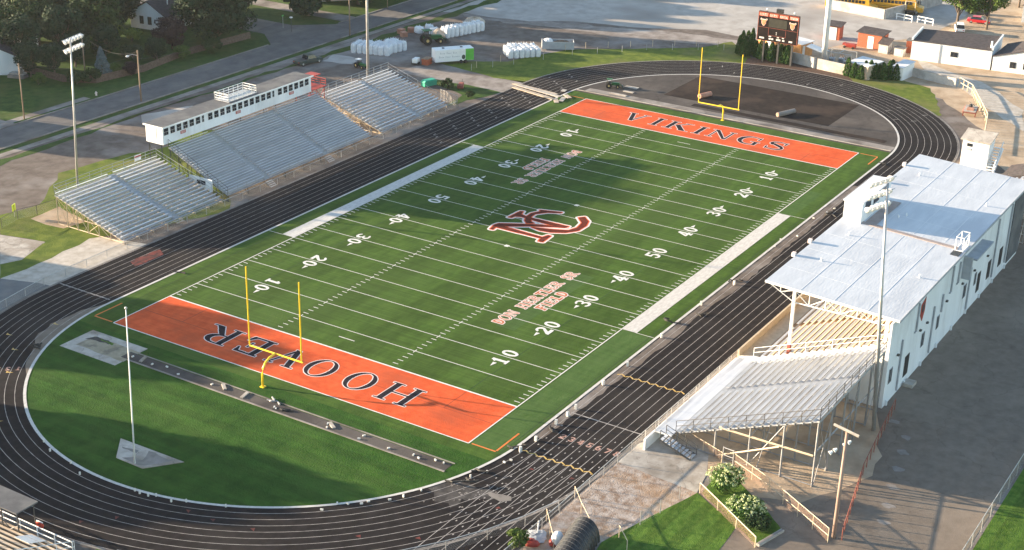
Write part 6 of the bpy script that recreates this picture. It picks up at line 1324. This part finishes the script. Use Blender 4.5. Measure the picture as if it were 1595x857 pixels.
for i, (px, py, me, sc, lab) in enumerate(((180, 60, T6, 1.1, 'bright yellow-green bush left of the lit hedge near the house'), (206, 66, T6, 1.2, 'bright yellow-green low bush under the white house windows'), (60, 132, T5, .7, 'mid green bush at the left garden fence'), (120, 132, T7, .9, 'dark bush below the garden fence by the blue spruce'),
    (143, 128, T7, .85, 'dark bush right of the blue spruce foot'), (180, 118, T5, .75, 'green bush on the fence left of the street lamp'), (205, 118, T4, .42, 'plum bush behind the street lamp pole'), (285, 92, T5, .85, 'green bush hiding the end of the garden fence'), (240, 92, T7, .9, 'dark bush in the garden right of the lamp'), (200, 92, T7, .9, 'dark bush in the garden left of the lamp'), (160, 90, T7, .9, 'dark bush in the middle of the shaded garden'), (330, 84, T7, 1.0, 'dark bush at the left foot of the broad round tree'), (697, 139, T7, .62, 'round dark bush beside the teal bin'), (732, 152, T7, .4, 'small dark bush at the corner of the left straight'), (1420, 95, T5, .01, ''))):
    if lab: v = at(px, py); tree('bush', lab, (v.x, v.y, 0), me, i, sc, cat='bush')
v = at(478, 26); tree('street_tree', 'tree on the corner lawn whose crown leaves the top edge', (v.x+1, v.y+1, 0), T3, 0, (1.5, 1.5, 2.3))
v = at(1490, 40); tree('yard_tree', 'leafy green tree standing directly behind the white parked car', (v.x, v.y, 0), T3, 1.1, (1.15, 1.15, 1.1)); v = at(1536, 46); tree('yard_tree', 'leafy green tree right of the bright red car', (v.x, v.y, 0), T3, 2.7, (1.05, 1.05, 1.15))
v = at(1575, 20); tree('yard_tree', 'leafy green tree in the top right corner before the pale blue house', (v.x+6, v.y, 0), T3, .7, 1.0)
# blue spruce
def cone(seed, H, r0, n, s, m_, pw=.85):
    rn = random.Random(seed); m = MB()
    for _ in range(n):
        z = rn.random()**1.25; a = rn.uniform(0, 6.283); lump = 1+.14*math.sin(a*3+seed)+.10*math.sin(z*22+a*2); r = r0*(1-z)**pw*lump*rn.uniform(.75, 1.02)
        if z < .08: r *= .8+z*2.5
        leaves(m, rn, (r*math.cos(a), r*math.sin(a), .15+z*H), (s*.35,)*3, 1, s, .2)
    t = MB().tube([(0, 0, 0), (0, 0, H*.9)], [.09, .02], 6); return m.mesh('crown', m_), t.mesh('trunk', 'trunk')
BS = cone(3, 5.4, 1.7, 1800, .42, 'leaf_blue'); v = at(160, 122); tree('blue_spruce', 'pale blue conical spruce at the garden fence', (v.x, v.y, 0), BS)
AR = [cone(s, 3.5, .80, 2000, .24, 'leaf_arb', .5) for s in (1, 2, 4)]
arb1 = [(1150, 84), (1158, 87), (1167, 86), (1176, 88), (1183, 92), (1191, 92), (1200, 95), (1207, 95), (1214, 97), (1220, 98), (1225, 100), (1163, 78), (1170, 80), (1155, 80)]
for i, (px, py) in enumerate(arb1):
    v = at(px, py+1); tree('arborvitae', 'clipped green conifer in the row standing under the scoreboard', (v.x+.3, v.y, 0), AR[i % 3], i, (1, 1, (1.0, .9, 1.08, .85)[i % 4]*(1.25 if py < 82 else 1)), 'conifers under the scoreboard')
arb2 = [(1319, 118), (1329, 121), (1339, 123), (1346, 120), (1354, 122), (1361, 122), (1368, 122), (1375, 124), (1383, 123), (1394, 124), (1372, 116), (1388, 118)]
for i, (px, py) in enumerate(arb2):
    v = at(px, py+1); tree('arborvitae', 'clipped green conifer in the right row by the tan cabin and white shed', (v.x+.2, v.y, 0), AR[(i+1) % 3], i, (1, 1, (.95, .8, .72, .85)[i % 4]), 'conifers by the tan cabin')
# hydrangea bed
def hyd(label, px, py, r, h, bloomn, m_='leaf_bush', seed=1):
    rn = random.Random(seed); v = at(px, py); m = MB(); t = thing('hydrangea', label, 'bush', (v.x, v.y, 0))
    for k in range(9): a = rn.uniform(0, 6.28); q = rn.uniform(.2, .6)*r; leaves(m, rn, (q*math.cos(a), q*math.sin(a), h*rn.uniform(.4, .62)), (r*.5, r*.5, h*.38), 420, .2)
    m.build('foliage', m_, t, off=L0); b_ = MB()
    for k in range(bloomn):
        a = rn.uniform(0, 6.28); q = r*math.sqrt(rn.random())*.95; z = h*(.5+.5*math.sqrt(max(0, 1-(q/r)**2)))*rn.uniform(.9, 1.02); leaves(b_, rn, (q*math.cos(a), q*math.sin(a), z), (.13, .13, .1), 9, .15)
    if bloomn: b_.build('blossom', 'bloom', t, off=L0)
    MB().tube([(0, 0, 0), (0, 0, h*.5)], .08, 5).build('stem', 'trunk', t, off=L0)
hyd('large hydrangea with creamy blossoms at the upper corner of the bed', 1130, 765, 2.0, 2.5, 130, seed=1)
hyd('wide pale flowering hydrangea in the middle of the bed', 1160, 803, 2.1, 1.5, 150, seed=2)
hyd('dark leafy bush at the lower end of the hydrangea bed', 1182, 822, 1.6, 1.2, 0, 'leaf_dark', seed=3)
v = at(808, 852); tree('bush', 'bright green bush at the bottom edge left of the red tarpaulin', (v.x, v.y, 0), T5, 0, .6, cat='bush')
# garden fence across the road
fence('garden_fence', 'brown board fence round the shaded garden left of the street lamp', [tuple(at(*q)[:2]) for q in ((38, 112), (98, 128), (150, 130))], 1.3, 2.5, m='woodfence', veil='woodfence', r=.05)
fence('garden_fence', 'brown board fence along the garden right of the street lamp', [tuple(at(*q)[:2]) for q in ((150, 130), (225, 112), (285, 88), (390, 60))], 1.3, 2.5, m='woodfence', veil='woodfence', r=.05)
# trees outside the left and top of the picture, whose long shadows reach into it
for i, (x, y, sc) in enumerate(((-90.5, 44, 1.0), (-95, 50, 1.0), (-92.5, 53, 1.05), (-97, 45, .9), (-80, 83, 1.2), (-73.5, 84, 1.25), (-66, 92, .9),
    (-24, 116, .95), (-10, 121, .9), (72, 99, .85), (86, 97, .95), (96, 104, 1.1), (106, 98, 1.0), (119, 101, 1.15), (132, 98, 1.1), (146, 99, 1.1), (64, 118, 1.0), (-2, 131, 1.0), (30, 128, 1.05), (101, 118, 1.2), (125, 120, 1.2))):
    tree('street_tree', 'dark street tree outside the picture whose shadow falls across the ground', (x, y, 0), TS, i*.9, sc, 'trees outside the picture')

# ------------------------------------------------------------------ air
hz = bpy.data.materials.new('air'); hz.use_nodes = True; hn = hz.node_tree.nodes; hn.remove(hn['Principled BSDF'])
pv = hn.new('ShaderNodeVolumePrincipled'); pv.inputs['Color'].default_value = (.86, .90, 1.0, 1); pv.inputs['Density'].default_value = .00005; pv.inputs['Anisotropy'].default_value = .3
hz.node_tree.links.new(pv.outputs[0], hn['Material Output'].inputs['Volume'])
tag(MB().b2((-640, -640, -1), (940, 840, 79)).build('haze', hz), kind='stuff')
